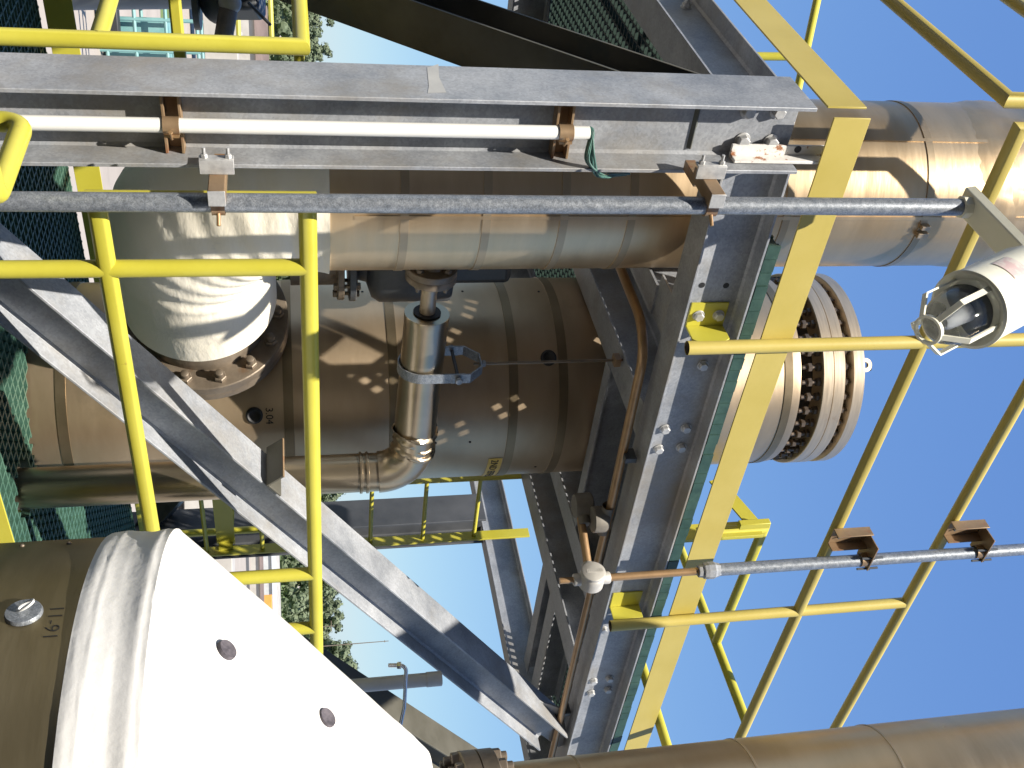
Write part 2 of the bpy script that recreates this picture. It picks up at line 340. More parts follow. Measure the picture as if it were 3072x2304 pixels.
def yellow_gantry(deg, dist):
    t = thing('yard_gantry', 'far yellow pipe gantry in the yard at the left', 'gantry', gpt(deg, dist) + V((0, 0, GZ)))
    d = hdir(deg); r = V((d.y, -d.x, 0)); b0 = gpt(deg, dist) + V((0, 0, GZ)); H = 8.4
    for k in (-1, 1): MB().tube([b0 + r * k * 1.3, b0 + r * k * 1.3 + Z * H], .10, 8).build('post', 'yellow', t)
    for zz in (H, H - 1.0, H - 2.2): MB().tube([b0 - r * 1.5 + Z * zz, b0 + r * 1.5 + Z * zz], .09, 8).build('rail', 'yellow', t)
yellow_gantry(-19.9, 42)

# ================================================================== main steel
def bolts_on(parent, pts, axis, r=.0165, h=.013, shaft=0, rs=.009, m='bolt', washer=True, name='bolt'):
    for p in pts:
        b = MB()
        if washer: b.cyl(p, axis, r * 1.25, .003, 24)
        a = V(axis).normalized(); c = V(p) + a * (.003 if washer else 0)
        b.hexb(c, a, r, h, shaft, rs); b.build(name, m, parent, bevel=.0008)
CA, CB = 1.284, 2.588
col = thing('steel_column', 'galvanised steel column carrying the corner of the upper platform', 'column', (CA, CB, GZ))
wbeam((CA, CB, GZ), (CA, CB, 1.432), .206, .204, .011, .0073, X).build('shaft', 'galv', col, bevel=.0015)
pts = [P(2000 + a / 3.686, 250 + b / 3.686, 1, 2.584) for a, b in ((835, 625), (1230, 305), (1150, 640), (900, 300))]
bolts_on(col, pts, -Y, .019, .019, name='bolt')
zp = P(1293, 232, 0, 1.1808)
zm_ = MB(); zm_.add([(1.1803, zp.y - .055, zp.z - .012), (1.1803, zp.y + .06, zp.z - .004), (1.1803, zp.y + .085, zp.z + .03), (1.1803, zp.y + .0, zp.z + .022), (1.1803, zp.y - .09, zp.z + .03), (1.1803, zp.y - .096, zp.z - .02)], [(0, 1, 2, 3, 4, 5)]); zm_.build('pale_patch', 'palegrey', col, smooth=False)  # flat paler grey patch laid on the left flange
# chipped white angle bolted at the head of the column
ang = thing('steel_angle', 'chipped white rusty angle standing at the column head', 'angle', (1.33, 2.5, 1.18))
zb, zt = P(2215, 480, 1, 2.5).z, 1.60
ma = MB(); ma.box((1.335, 2.560, zb), (1.374, 2.570, zt)); ma.box((1.364, 2.5225, zb), (1.374, 2.560, zt - .05))
ma.build('leg', 'rustwhite', ang, bevel=.002)
MB().cyl(P(2000 + 1450 / 3.686, 250 + 730 / 3.686, 1, 2.5595), -Y, .011, .001, 24).build('hole', 'black', ang)

BZ0, BZ1 = 1.218, 1.432; BZ = (BZ0 + BZ1) / 2
rb = thing('edge_beam', 'galvanised edge beam under the right front of the upper platform', 'beam', (1.4, CB, BZ0))
wbeam((1.392, CB, BZ), (5.5, CB, BZ), BZ1 - BZ0, .135, .0084, .006, Z).build('girder', 'galv', rb, bevel=.0015)
R23 = lambda a, b: (1520 + a / 2.074, 760 + b / 2.074); R33 = lambda a, b: (1520 + a / 2.074, 1504 + b / 2.074)
wp = [R23(985, 1090), R23(945, 1215), R23(1115, 1085), R23(1085, 1205), R23(1220, 695), R33(540, 1115), R33(525, 1188), R33(640, 1100), R33(630, 1168), R33(600, 795)]
bolts_on(rb, [P(x, y, 1, 2.5845) for x, y in wp], -Y, .0165, .014)
for q in (R23(1215, 198), R23(1365, 200)): MB().cyl(P(*q, 1, 2.5848), -Y, .0105, .0008, 20).build('bolt_hole', 'black', rb)
lb = thing('edge_beam', 'galvanised edge beam under the left side of the upper platform', 'beam', (CA, 2.7, BZ0))
wbeam((CA, 2.694, BZ), (CA, 6.2, BZ), BZ1 - BZ0, .135, .0084, .006, Z).build('girder', 'galv', lb, bevel=.0015)
bolts_on(lb, [P(1520 + 1115 / 2.074, 45 / 2.074, 0, 1.281)], -X, .0165, .014, shaft=.02)
# knee braces
br = thing('steel_brace', 'galvanised wide-flange brace rising from lower left to the right front beam', 'brace', (1.9, CB, -1.2))
bd = V((math.cos(R(35.965)), 0, math.sin(R(35.965)))); bn = V((-bd.z, 0, bd.x)); k512 = 2.512
u0 = P(405, 1126, 1, k512); cen = u0 - bn * .0793; cen.y = CB
p_lo = cen - bd * 1.3
tipU = P(1706, 2213, 1, k512); L1 = (tipU - cen).dot(bd)
wbeam(p_lo, cen + bd * L1, .1586, .152, .0085, .0065, bn).build('shaft', 'galv', br, bevel=.0015)
gp = cen + bd * (L1 - .12)
MB().ext([(-.16, -.07), (.30, -.05), (.34, .16), (.10, .16), (-.16, .07)], gp + Y * .006, gp + Y * .016, bd, bn).build('gusset', 'galv', br, bevel=.001)
cl = thing('clip_angle', 'short rusty-edged angle clip fixed across the brace', 'clip', P(800, 1400, 1, 2.5))
p0 = P(800, 1448, 1, k512) ; e0 = P(830, 1318, 1, 2.70)
mc = MB(); cz = V((p0.x, 2.588, p0.z)) + bn * .001
mc.obox(cz + bn * .034, bd * .0035, Y * .092, bn * .034); mc.obox(cz + bd * .036 + bn * .0035, bd * .032, Y * .092, bn * .0035)
mc.build('leg', 'darksteel', cl, bevel=.001)  # dark colour carries the shade of the leg's unlit side
MB().obox(cz + bn * .0695, bd * .0036, Y * .0925, bn * .0012).build('rusty_edge', 'brown', cl)
lbr = thing('steel_brace', 'dark shaded brace climbing to the left edge beam behind the column', 'brace', (CA, 2.8, -1))
a = R(131.05); ld = V((0, -math.cos(a), -math.sin(a))); ln = V((0, -ld.z, ld.y)); ln = -ln if ln.z < 0 else ln
uu = P(2062, 207, 0, 1.208); cc = uu - ln * .085; cc.x = CA
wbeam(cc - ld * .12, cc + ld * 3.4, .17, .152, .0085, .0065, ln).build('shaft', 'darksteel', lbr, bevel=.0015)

# under-deck joists
def joist(label, x0, x1, y0, y1, d=.207, along='y'):
    t = thing('floor_joist', label, 'joist', ((x0 + x1) / 2, (y0 + y1) / 2, BZ1 - d), 'joists under the upper platform')
    b = x1 - x0 if along == 'y' else y1 - y0
    if along == 'y': o = wbeam(((x0 + x1) / 2, y0, BZ1 - d / 2), ((x0 + x1) / 2, y1, BZ1 - d / 2), d, b, .0085, .006, Z)
    else: o = wbeam((x0, (y0 + y1) / 2, BZ1 - d / 2), (x1, (y0 + y1) / 2, BZ1 - d / 2), d, b, .0085, .006, Z)
    o.build('girder', 'galv', t, bevel=.0015); return t
jr = joist('short coped joist beside the tall riser pipe', 1.942, 2.112, 2.66, 2.785)
MB().box((1.99, 2.786, BZ0), (2.112, 3.5, BZ0 + .0085)).build('coped_flange', 'galv', jr); MB().box((2.03, 2.786, BZ0 + .009), (2.036, 3.5, BZ1)).build('coped_web', 'galv', jr)
joist('joist left of the round vessel, carrying the hanger rod', 2.435, 2.590, 2.66, 5.6)
joist('joist just right of the round vessel', 3.546, 3.684, 2.66, 5.6)
joist('joist near the ladder, third from the column', 4.04, 4.21, 2.66, 5.6)
joist('narrow trimmer in front of the vessel', 2.60, 3.54, 3.06, 3.128, .207, 'x')
joist('thin shaded bridging bar, the rear of two by the ladder joist', 4.215, 5.3, 3.46, 3.56, .15, 'x')
joist('thin shaded bridging bar, the front of two by the ladder joist', 4.215, 5.3, 3.24, 3.36, .15, 'x')
eb = thing('edge_beam', 'dark edge beam across the far right end of the platform', 'beam', (5.48, 4, BZ0))
wbeam((5.48, 2.66, BZ), (5.48, 5.6, BZ), BZ1 - BZ0, .135, .0084, .006, Z).build('girder', 'galv', eb, bevel=.0015)
bb = thing('edge_beam', 'hidden rear edge beam of the upper platform', 'beam', (3.4, 5.6, BZ0))
wbeam((1.4, 5.67, BZ), (5.6, 5.67, BZ), BZ1 - BZ0, .135, .0084, .006, Z).build('girder', 'galv', bb, bevel=.0015)

# gratings
def grating(name, label, x0, x1, y0, y1, ztop, pitch, holes, th=.0065, dp=.038, edge=True, m='green'):
    mb = MB(); eb_ = MB()
    def spans(lo, hi, cuts):
        segs = [(lo, hi)]
        for c0, c1 in cuts:
            segs = [q for s0, s1 in segs for q in ((s0, min(s1, c0)), (max(s0, c1), s1)) if q[1] - q[0] > .02]
        return segs
    def cut(h, v, ax):                    # holes: rectangles (x0, x1, y0, y1) or circles (cx, cy, r)
        if len(h) == 3:
            q = h[2] ** 2 - (v - h[1 if ax else 0]) ** 2; c = h[0 if ax else 1]
            return (c - math.sqrt(q), c + math.sqrt(q)) if q > 0 else None
        if ax: return (h[0], h[1]) if h[2] < v < h[3] else None
        return (h[2], h[3]) if h[0] < v < h[1] else None
    y = y0
    while y <= y1 + 1e-6:
        for s0, s1 in spans(x0, x1, [q for q in (cut(h, y, 1) for h in holes) if q]): mb.box((s0, y - th / 2, ztop - dp), (s1, y + th / 2, ztop))
        y += pitch
    x = x0
    while x <= x1 + 1e-6:
        for s0, s1 in spans(y0, y1, [q for q in (cut(h, x, 0) for h in holes) if q]): mb.box((x - th / 2, s0, ztop - dp + .001), (x + th / 2, s1, ztop - .001))
        x += pitch
    if edge:
        x = 1.66; rnd = random.Random(8)
        while x < x1:
            o_ = rnd.uniform(0, .004); eb_.box((x, y0 - .012 - o_, ztop - dp - .002), (x + pitch - .0025, y0 - .004, ztop + rnd.uniform(0, .003))); x += pitch
    o = mb.build(name, m, smooth=False)
    if edge: tag(eb_.build('edge_strip', 'edgegreen', None, smooth=False, base=(0, 0, 0)), None); e_ = C.objects[-1] if False else bpy.data.objects['edge_strip']; e_.parent = o; e_.location = -o.location
    return tag(o, label, 'grating')
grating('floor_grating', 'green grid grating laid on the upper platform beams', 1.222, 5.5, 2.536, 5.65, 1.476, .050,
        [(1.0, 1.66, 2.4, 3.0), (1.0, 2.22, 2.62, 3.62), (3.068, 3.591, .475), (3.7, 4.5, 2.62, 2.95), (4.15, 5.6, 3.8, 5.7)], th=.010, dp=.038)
grating('floor_grating', 'green grid grating of the lower deck, mostly in shade', 1.30, 5.3, 2.34, 4.56, -1.01, .05,
        [(3.068, 3.591, .475), (2.985, 2.93, .11)], th=.009, dp=.035, edge=False, m='green_deck')
cp = thing('cover_plate', 'added solid green panel on the upper grating, blocking sun spots below', 'panel', (3.3, 2.8, 1.43))  # panels added on the grating to stop sun reaching the vessel
MB().box((2.66, 2.56, 1.4775), (3.68, 3.09, 1.484)).build('plate', 'green', cp)
MB().box((2.50, 3.092, 1.4775), (2.76, 3.22, 1.484)).build('sun_stop_plate', 'green', cp)
MB().box((2.50, 2.98, 1.4775), (2.658, 3.090, 1.484)).build('sun_stop_plate', 'green', cp)
dk = thing('deck_toe_plate', 'olive shaded toe plate along the far edge of the lower deck', 'toe plate', (3, 4.6, -1.05))
MB().box((1.25, 4.60, -1.0), (5.4, 4.607, -.885)).build('plate', 'yellow', dk, bevel=.001)
dk = thing('deck_toe_plate', 'bright yellow toe plate along the near edge of the lower deck', 'toe plate', (3, 2.31, -1.05))
zt = P(10, 1515, 1, 2.315).z
MB().box((2.2, 2.312, zt - .11), (5.4, 2.319, zt)).build('plate', 'yellow', dk, bevel=.001)
db = thing('deck_beam', 'dark edge beam under the far side of the lower deck', 'beam', (3, 4.56, -1.3))
wbeam((1.2, 4.53, -1.16), (5.4, 4.53, -1.16), .2, .135, .0085, .006, Z).build('girder', 'galv', db)

# ================================================================== railings
def pipe(mb, *pts): return mb.tube(pts, PR, 20)
# upper right railing
RB = 2.49; ZM, ZT = 2.093, 2.612; XL = 1.236
rr_ = thing('pipe_railing', 'yellow pipe railing along the right front of the upper platform', 'railing', (3, RB, BZ0))
px = [P(2060, 1044, 1, RB).x, P(1833, 1878, 1, RB).x, 5.0]
mb = MB(); pipe(mb, (5.45, RB, ZM), (XL, RB, ZM), (XL, RB, ZT), (5.45, RB, ZT)); mb.build('rail_loop', 'yellow_pale', rr_)
for x in px:
    po = MB().tube([(x, RB, 1.243), (x, RB, ZT - .012)], PR - .0005, 20, cap=False).build('post', 'yellow_pale', rr_)
    MB().lathe((x, RB, 1.244), Z, [(PR * .82, 0), (PR * .82, .25)], 16).build('pipe_bore', 'rust', po)
    MB().cyl((x, RB, 1.262), Z, PR * .8, .002, 16).build('pipe_plug', 'rust', po)
    q = MB(); q.box((x - .115, 2.5775, 1.262), (x - .016, 2.5845, 1.392)); q.ext([(0, .0), (0, .13), (.07, .13), (.088, .105), (.088, .02), (.07, 0)], (x - .023, 2.577, 1.262), (x - .016, 2.577, 1.262), -Y, Z)
    if x < 3: q = q.build('mounting_bracket', 'yellow', rr_, bevel=.0015); bolts_on(q, [(x - .066, 2.5775, 1.295), (x - .066, 2.5775, 1.365)], -Y, .0165, .014)
    else:
        q = MB(); q.box((x - .10, 2.5775, 1.262), (x - .0, 2.5845, 1.392)); q.box((x - .012, 2.513, 1.262), (x - .005, 2.577, 1.392)); q.build('mounting_bracket', 'yellow', rr_, bevel=.0015)
MB().box((1.222, 2.514, 1.508), (5.45, 2.520, 1.622)).build('toe_plate', 'yellow_pale', rr_, bevel=.001)
# upper left railing
LA = 1.188
rl = thing('pipe_railing', 'yellow pipe railing along the left side of the upper platform', 'railing', (LA, 4, BZ0))
mb = MB(); pipe(mb, (LA, 6.1, ZM), (LA, 2.588, ZM), (LA, 2.588, ZT), (LA, 6.1, ZT)); mb.build('rail_loop', 'yellow_pale', rl)
for y in (3.55, 5.0): MB().tube([(LA, y, 1.243), (LA, y, ZT)], PR - .0005, 20).build('post', 'yellow_pale', rl)
MB().box((1.212, 2.566, 1.508), (1.218, 6.1, 1.630)).build('toe_plate', 'yellow_pale', rl, bevel=.001)
# ladder opening enclosure on the upper platform
en = thing('ladder_guard', 'yellow guard railing round the ladder opening behind the right railing', 'railing', (4.2, 2.7, 1.47))
gx, gy = 4.40, 2.96; gt_ = P(2291, 1586, 2, ZM)
mb = MB(); pipe(mb, (gx, 2.492, ZM), (gx, 3.9, ZM)); mb.build('end_rail', 'yellow', en)
mb = MB(); pipe(mb, (gx, gy, ZM), (gt_.x, gt_.y, ZM), (gt_.x, gt_.y, ZM - .30)); mb.build('gate_rail', 'yellow', en)
mb = MB(); pipe(mb, (gx, 2.36, 1.66), (gx, 3.9, 1.66)); mb.build('lower_rail', 'yellow', en)
MB().tube([(gx, 3.9, 1.47), (gx, 3.9, ZM)], PR, 16).build('post', 'yellow', en)
g1 = V((gt_.x, gt_.y, 0))
MB().box((g1.x - .01, g1.y - .045, 1.50), (g1.x + .01, g1.y + .045, ZM - .02)).build('gate_stile', 'yellow', en, bevel=.001)
MB().obox(K(2262, 1572, (g1 + Z * 2.0).dot(CF) - .05), X * .016, Y * .016, Z * .075).build('hinge', 'yellow', en, bevel=.003)
q1, q0 = P(2256, 1566, 0, g1.x - .03), P(2190, 1490, 0, g1.x - .03)
dd = (q1 - q0); MB().obox((q0 + q1) / 2 + dd * -.35, dd * .85, X * .004, dd.cross(X).normalized() * .036).build('gate_bar', 'yellow', en, bevel=.001)
MB().box((3.2, 3.35, 1.75), (3.26, 3.36, 1.82)).build('gate_tab', 'yellow', en)
# far handrail seen above the left beam
fr = thing('pipe_railing', 'thin far yellow railing seen past the left toe plate', 'railing', (2, 5.6, 1.47))
p0, p1 = K(2460, -40, 6.2), K(2380, 330, 6.0); mb = MB(); pipe(mb, p0, p1); mb.build('top_rail', 'yellow', fr)
p2 = K(2180, 168, 6.05); p3 = K(2420, 170, 6.1); mb = MB(); pipe(mb, p2, p3); mb.build('post', 'yellow', fr)
# lower right railing (nearest)
NB = 2.36; zT = .035; zM = -.475
ln_ = thing('pipe_railing', 'bright yellow near railing crossing in front of the brace', 'railing', (2.4, NB, -1.01))
xe = P(935, 602, 1, NB).x; xo = [P(450, 805, 1, NB).x, P(850, 1726, 1, NB).x, P(900, 1885, 1, NB).x]
mb = MB(); pipe(mb, (5.3, NB, zM), (xe, NB, zM), (xe, NB, zT), (5.3, NB, zT)); mb.build('rail_loop', 'yellow', ln_)
for x in xo + [4.6]: MB().tube([(x, NB, -1.05), (x, NB, zT)], PR - .0006, 20).build('post', 'yellow', ln_)
# lower left railing
RA = 1.236; yc = P(905, 140, 0, RA).y
lf = thing('pipe_railing', 'yellow railing left of the column, ending in a square corner', 'railing', (RA, 4, -1.01))
mb = MB(); pipe(mb, (RA, yc, -1.3), (RA, yc, P(905, 140, 0, RA).z), (RA, 5.6, P(905, 140, 0, RA).z)); mb.build('end_post', 'yellow', lf)
zm = P(300, 95, 0, RA).z; mb = MB(); pipe(mb, (RA, yc, zm), (RA, 5.6, zm)); mb.build('mid_rail', 'yellow', lf)
# bent hand rail at the lower left corner
hd = thing('hand_rail', 'short bent yellow hand rail at the bottom left in front of the conduit', 'railing', (1.2, 2.2, -1.3))
e1, e2 = P(72, 366, 0, 1.2), P(26, 598, 0, 1.2); e2.z = e1.z
pl_ = [V((1.2, e1.y, -1.3))] + arc((1.2, e1.y, -1.3), e1, e2, 6, .05) + arc(e1, e2, (.2, e2.y, e2.z), 6, .04) + [V((.2, e2.y, e2.z))]
MB().tube(pl_, PR, 20).build('rail', 'yellow', hd)
# far lower railing
fl = thing('pipe_railing', 'olive shaded railing along the far edge of the lower deck', 'railing', (3, 4.62, -1.0))
z1 = P(530, 60, 1, 4.64).z
MB().box((1.2, 4.615, z1 - .026), (5.3, 4.663, z1 + .026)).build('mid_rail', 'yellow', fl, bevel=.01)
MB().tube([(1.2, 4.64, z1 + .52), (5.3, 4.64, z1 + .52)], PR, 14).build('top_rail', 'yellow', fl)
for x in (1.5, 2.75, 5.2): MB().tube([(x, 4.64, -1.0), (x, 4.64, z1 + .52)], PR, 14).build('post', 'yellow', fl)

# ================================================================== riser pipe, white elbow, vessel
RX, RY, RR = 1.727, 3.027, .292
VX, VY, VR = 3.068, 3.591, .452
def on_cyl(x, y, cx, cy, r):
    d = ray(x, y); a_ = d.x ** 2 + d.y ** 2; b_ = -2 * (d.x * cx + d.y * cy); c_ = cx * cx + cy * cy - r * r
    return d * ((-b_ - math.sqrt(max(b_ * b_ - 4 * a_ * c_, 0))) / (2 * a_))
ri = thing('riser_pipe', 'large clad riser pipe standing behind the column head', 'pipe', (RX, RY, -.4))
zw = on_cyl(985, 548, RX, RY, RR).z
MB().lathe((RX, RY, zw), Z, [(RR, 0), (RR, 3.2 - zw)], 96).build('cladding', 'clad', ri)
for x in (1215, 1465, 1700, 1905, 2375, 2795):
    zz = on_cyl(x, 548, RX, RY, RR).z; MB().lathe((RX, RY, zz - .014), Z, [(RR - .002, 0), (RR + .003, .001), (RR + .003, .027), (RR - .002, .028)], 96).build('lap_band', 'band', ri)
for t in (-2.62, -1.70): MB().obox((RX + (RR + .0015) * math.cos(t), RY + (RR + .0015) * math.sin(t), 1.4), V((math.cos(t), math.sin(t), 0)) * .0015, V((-math.sin(t), math.cos(t), 0)) * .006, Z * 1.22).build('lap_seam', 'clad', ri)
def crinkle(c, r, z0, z1, n=96, m=26, amp=.0055):
    rnd = random.Random(5); mb = MB(); vs = []
    for k in range(m + 1):
        for i in range(n):
            t = 2 * math.pi * i / n; f = k / m; rr2 = r - .009 * max(0, 1 - k / 3) + amp * min(1, k / 5 + .15) * (math.sin(t * 5 + f * 9) * .5 + rnd.uniform(-.5, .5) + .6 * math.sin(f * 20 + 2 * math.sin(t * 2)))
            vs.append((c[0] + rr2 * math.cos(t), c[1] + rr2 * math.sin(t), z0 + (z1 - z0) * f + .02 * math.sin(t * 3)))
    mb.add(vs, [(k * n + i, k * n + (i + 1) % n, (k + 1) * n + (i + 1) % n, (k + 1) * n + i) for k in range(m) for i in range(n)]); return mb
crinkle((RX, RY), RR + .006, on_cyl(2935, 548, RX, RY, RR).z, 3.2).build('crinkled_jacket', 'clad', ri)
lk = on_cyl(2272 + 1015 / 2.074, 1450 / 2.074, RX, RY, RR)
d0 = (lk - V((RX, RY, lk.z))); d0.z = 0; d0.normalize(); lk = V((RX, RY, lk.z)) + d0 * (RR + .008)
MB().obox(lk, d0 * .012, Z * .020, Z.cross(d0) * .010).build('band_clasp', 'steel', ri, bevel=.002)
MB().obox(lk - Z.cross(d0) * .03, d0 * .010, Z * .016, Z.cross(d0) * .008).build('band_clasp', 'steel', ri, bevel=.002)
nd = (V((VX, VY, 0)) - V((RX, RY, 0))).normalized(); ZN = -.352; WR = .280
fc = V((VX, VY, ZN)) - nd * .590         # nozzle flange face
def wrinkled_elbow():
    path = [V((RX, RY, zw + .003 - .015 * q)) for q in range(3)] + arc((RX, RY, .3), (RX, RY, ZN), V((RX, RY, ZN)) + nd * .7, 48, .40) + [fc - nd * .16]
    n = 110; mb = MB(); vs = []; rnd = random.Random(2); L = len(path); sd = Z.cross(nd).normalized()
    for k, p in enumerate(path):
        d = (path[min(k + 1, L - 1)] - path[max(k - 1, 0)]).normalized(); e = d.cross(sd)
        for i in range(n):
            t = 2 * math.pi * i / n; f = k / L
            wv = .0032 * math.sin(26 * f + 2.4 * math.sin(t * 2 + 1) + 1.2 * math.sin(t * 3)) * (.35 + .65 * abs(math.sin(t * 1.5 + 3 * f))) +   .0026 * math.sin(61 * f + 3 * math.sin(t + 2)) + .0009 * rnd.uniform(-1, 1)
            if k > L - 2: wv = 0
            rr3 = WR + (.022 * max(0, 1 - k / 7)) + wv
            vs.append(p + sd * rr3 * math.cos(t) + e * rr3 * math.sin(t))
    fs = [(k * n + i, k * n + (i + 1) % n, (k + 1) * n + (i + 1) % n, (k + 1) * n + i) for k in range(L - 1) for i in range(n)]
    fs += [tuple(range(n - 1, -1, -1)), tuple(range((L - 1) * n, L * n))]
    mb.add(vs, fs); return mb
wrinkled_elbow().build('wrapped_elbow', 'wrap', ri)
nf = MB(); nf.lathe(fc, nd, [(.18, -.13), (.235, -.05), (.24, -.012), (.315, -.010), (.319, -.006), (.319, .040), (.315, .044), (.2, .044)], 80)
nf = nf.build('nozzle_flange', 'rust', ri)
MB().lathe(fc, nd, [(.24, .04), (.316, .045), (.318, .05), (.318, .085), (.314, .089), (.215, .09), (.20, .11), (.20, .30)], 72).build('vessel_nozzle', 'rust', ri)
sd = Z.cross(nd).normalized()
for i in range(14):
    t = 2 * math.pi * (i + .5) / 14; p = fc - nd * .010 + (sd * math.cos(t) + Z * math.sin(t)) * .279
    MB().hexb(p, -nd, .025, .022, .024, .0150).build('stud_nut', 'rust', nf)

ve = thing('process_vessel', 'tall clad round vessel standing behind the front beam', 'vessel', (VX, VY, GZ))
def on_vessel(x, y, dr=0.): return on_cyl(x, y, VX, VY, VR + dr)    # point of the vessel's surface seen at a pixel
def vz(x): return on_vessel(x, 1105).z
zb0, zf_a, zf_b, zc_a, zc_b = vz(2405), vz(2468), vz(2535), vz(2558), vz(2594)
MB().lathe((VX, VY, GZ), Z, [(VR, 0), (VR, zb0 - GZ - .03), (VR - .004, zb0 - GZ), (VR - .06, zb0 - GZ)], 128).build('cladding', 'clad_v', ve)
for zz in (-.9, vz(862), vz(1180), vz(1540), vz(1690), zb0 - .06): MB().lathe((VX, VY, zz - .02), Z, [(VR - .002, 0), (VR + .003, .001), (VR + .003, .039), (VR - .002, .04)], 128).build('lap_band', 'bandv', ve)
MB().lathe((VX, VY, zb0 - .02), Z, [(.36, 0), (.36, zf_a - zb0 + .03)], 96).build('neck', 'black', ve)
hf = zf_b - zf_a; bfl = MB().lathe((VX, VY, zf_a), Z, [(.33, 0), (.458, 0), (.461, .003), (.461, hf * .47), (.457, hf * .49), (.461, hf * .51), (.461, hf - .004), (.457, hf), (.33, hf)], 128).build('body_flange', 'steel', ve)
MB().lathe((VX, VY, zc_a), Z, [(1e-3, 0), (.454, 0), (.460, .004), (.460, zc_b - zc_a - .004), (.454, zc_b - zc_a), (1e-3, zc_b - zc_a + .002)], 128).build('cover_plate', 'steel', ve)
MB().lathe((VX, VY, zf_b - .01), Z, [(.40, 0), (.40, zc_a - zf_b + .02)], 96).build('gasket_ring', 'black', ve)
NS = 40
for i in range(NS):
    t = 2 * math.pi * (i + .5) / NS; c = V((VX + .428 * math.cos(t), VY + .428 * math.sin(t), 0))
    if c.dot(CF) > V((VX, VY, 0)).dot(CF) + .12: continue
    b = MB(); b.tube([c + Z * (zb0 + .012), c + Z * (zc_a + .002)], .0105, 10); b.hexb(c + Z * zf_a, -Z, .0205, .02); b.hexb(c + Z * zf_b, Z, .0205, .02); b.hexb(c + Z * (zf_a - .045), -Z, .0205, .02); b.build('stud', 'stud', bfl)
lug = P(2625, 1092, 1, VY - .12); lug = V((VX, VY, zc_b - .004)) - V((CF.x, CF.y, 0)).normalized() * .40
MB().lathe(lug + Z * .035 - hdir(0) * .008, hdir(0), [(.014, 0), (.032, 0), (.032, .014), (.014, .014), (.014, 0)], 24).build('lifting_lug', 'steel', ve)
MB().tube(arc(lug + Z * .10 + hdir(90) * .03, lug + Z * .02 + hdir(90) * .01, lug + Z * .10 - hdir(90) * .04, 8, .02), .007, 8).build('shackle', 'dkgrey', ve)
def nrm(p): q = V((p.x - VX, p.y - VY, 0)); return q.normalized()
for x, y in ((763, 1246), (1645, 1074)):
    p = on_vessel(x, y); n_ = nrm(p); MB().lathe(p - n_ * .01, n_, [(1e-4, .0), (.034, 0), (.034, .018), (.026, .022), (.012, .012), (1e-4, .012)], 24).build('thickness_plug', 'black', ve)
for x, y in ((1307, 1329), (1410, 1326), (1174, 1267), (1616, 875), (1606, 1400), (1087, 875), (1387, 874)):
    p = on_vessel(x, y); MB().lathe(p - nrm(p) * .002, nrm(p), [(1e-4, 0), (.006, 0), (.005, .004), (1e-4, .005)], 12).build('screw', 'black', ve)
zz0 = on_vessel(1240, 870).z; zz1 = on_vessel(1500, 870).z
def wrap_text(txt, parent, name, m, size, cx, cy, rad, a_start, z0, ccw=True, shear=0., thin=0.):
    cu = bpy.data.curves.new('txt', 'FONT'); cu.body = txt; cu.size = size; cu.extrude = .0004; cu.resolution_u = 3; cu.offset = -size * thin
    o = bpy.data.objects.new('txt', cu); C.objects.link(o); dg = bpy.context.evaluated_depsgraph_get(); dg.update()
    me = o.evaluated_get(dg).to_mesh(); mb = MB(); vs = []
    for v_ in me.vertices:
        t = a_start + (v_.co.x + shear * v_.co.y) / rad; vs.append((cx + (rad + v_.co.z) * math.cos(t), cy + (rad + v_.co.z) * math.sin(t), z0 + v_.co.y))
    mb.add(vs, [tuple(p_.vertices) for p_ in me.polygons]); o.to_mesh_clear() if False else None
    C.objects.unlink(o); bpy.data.objects.remove(o); bpy.data.curves.remove(cu)
    return mb.build(name, m, parent, smooth=False)
# sign wrapped on the right flank of the vessel; text runs left to right (increasing world angle as seen from outside)
s0 = on_vessel(1487, 1374); a0 = math.atan2(s0.y - VY, s0.x - VX); zs = on_vessel(1487, 1374).z
sg = MB(); vs = []; NA = 24; arcw = .46
for k in range(NA + 1):
    t = a0 + arcw / VR * k / NA
    for dz in (-.031, .031): vs.append((VX + (VR + .0022) * math.cos(t), VY + (VR + .0022) * math.sin(t), zs + dz))
sg.add(vs, [(2 * k, 2 * k + 2, 2 * k + 3, 2 * k + 1) for k in range(NA)]); sgo = sg.build('name_sign', 'signy', ve)
wrap_text('2ND EFFECT', sgo, 'sign_lettering', 'ink', .047, VX, VY, VR + .0035, a0 + .010 / VR, zs - .017)
h0 = on_vessel(806, 1222); wrap_text('3.04', ve, 'marker_writing', 'ink', .042, VX, VY, VR + .0012, math.atan2(h0.y - VY, h0.x - VX), h0.z - .012)

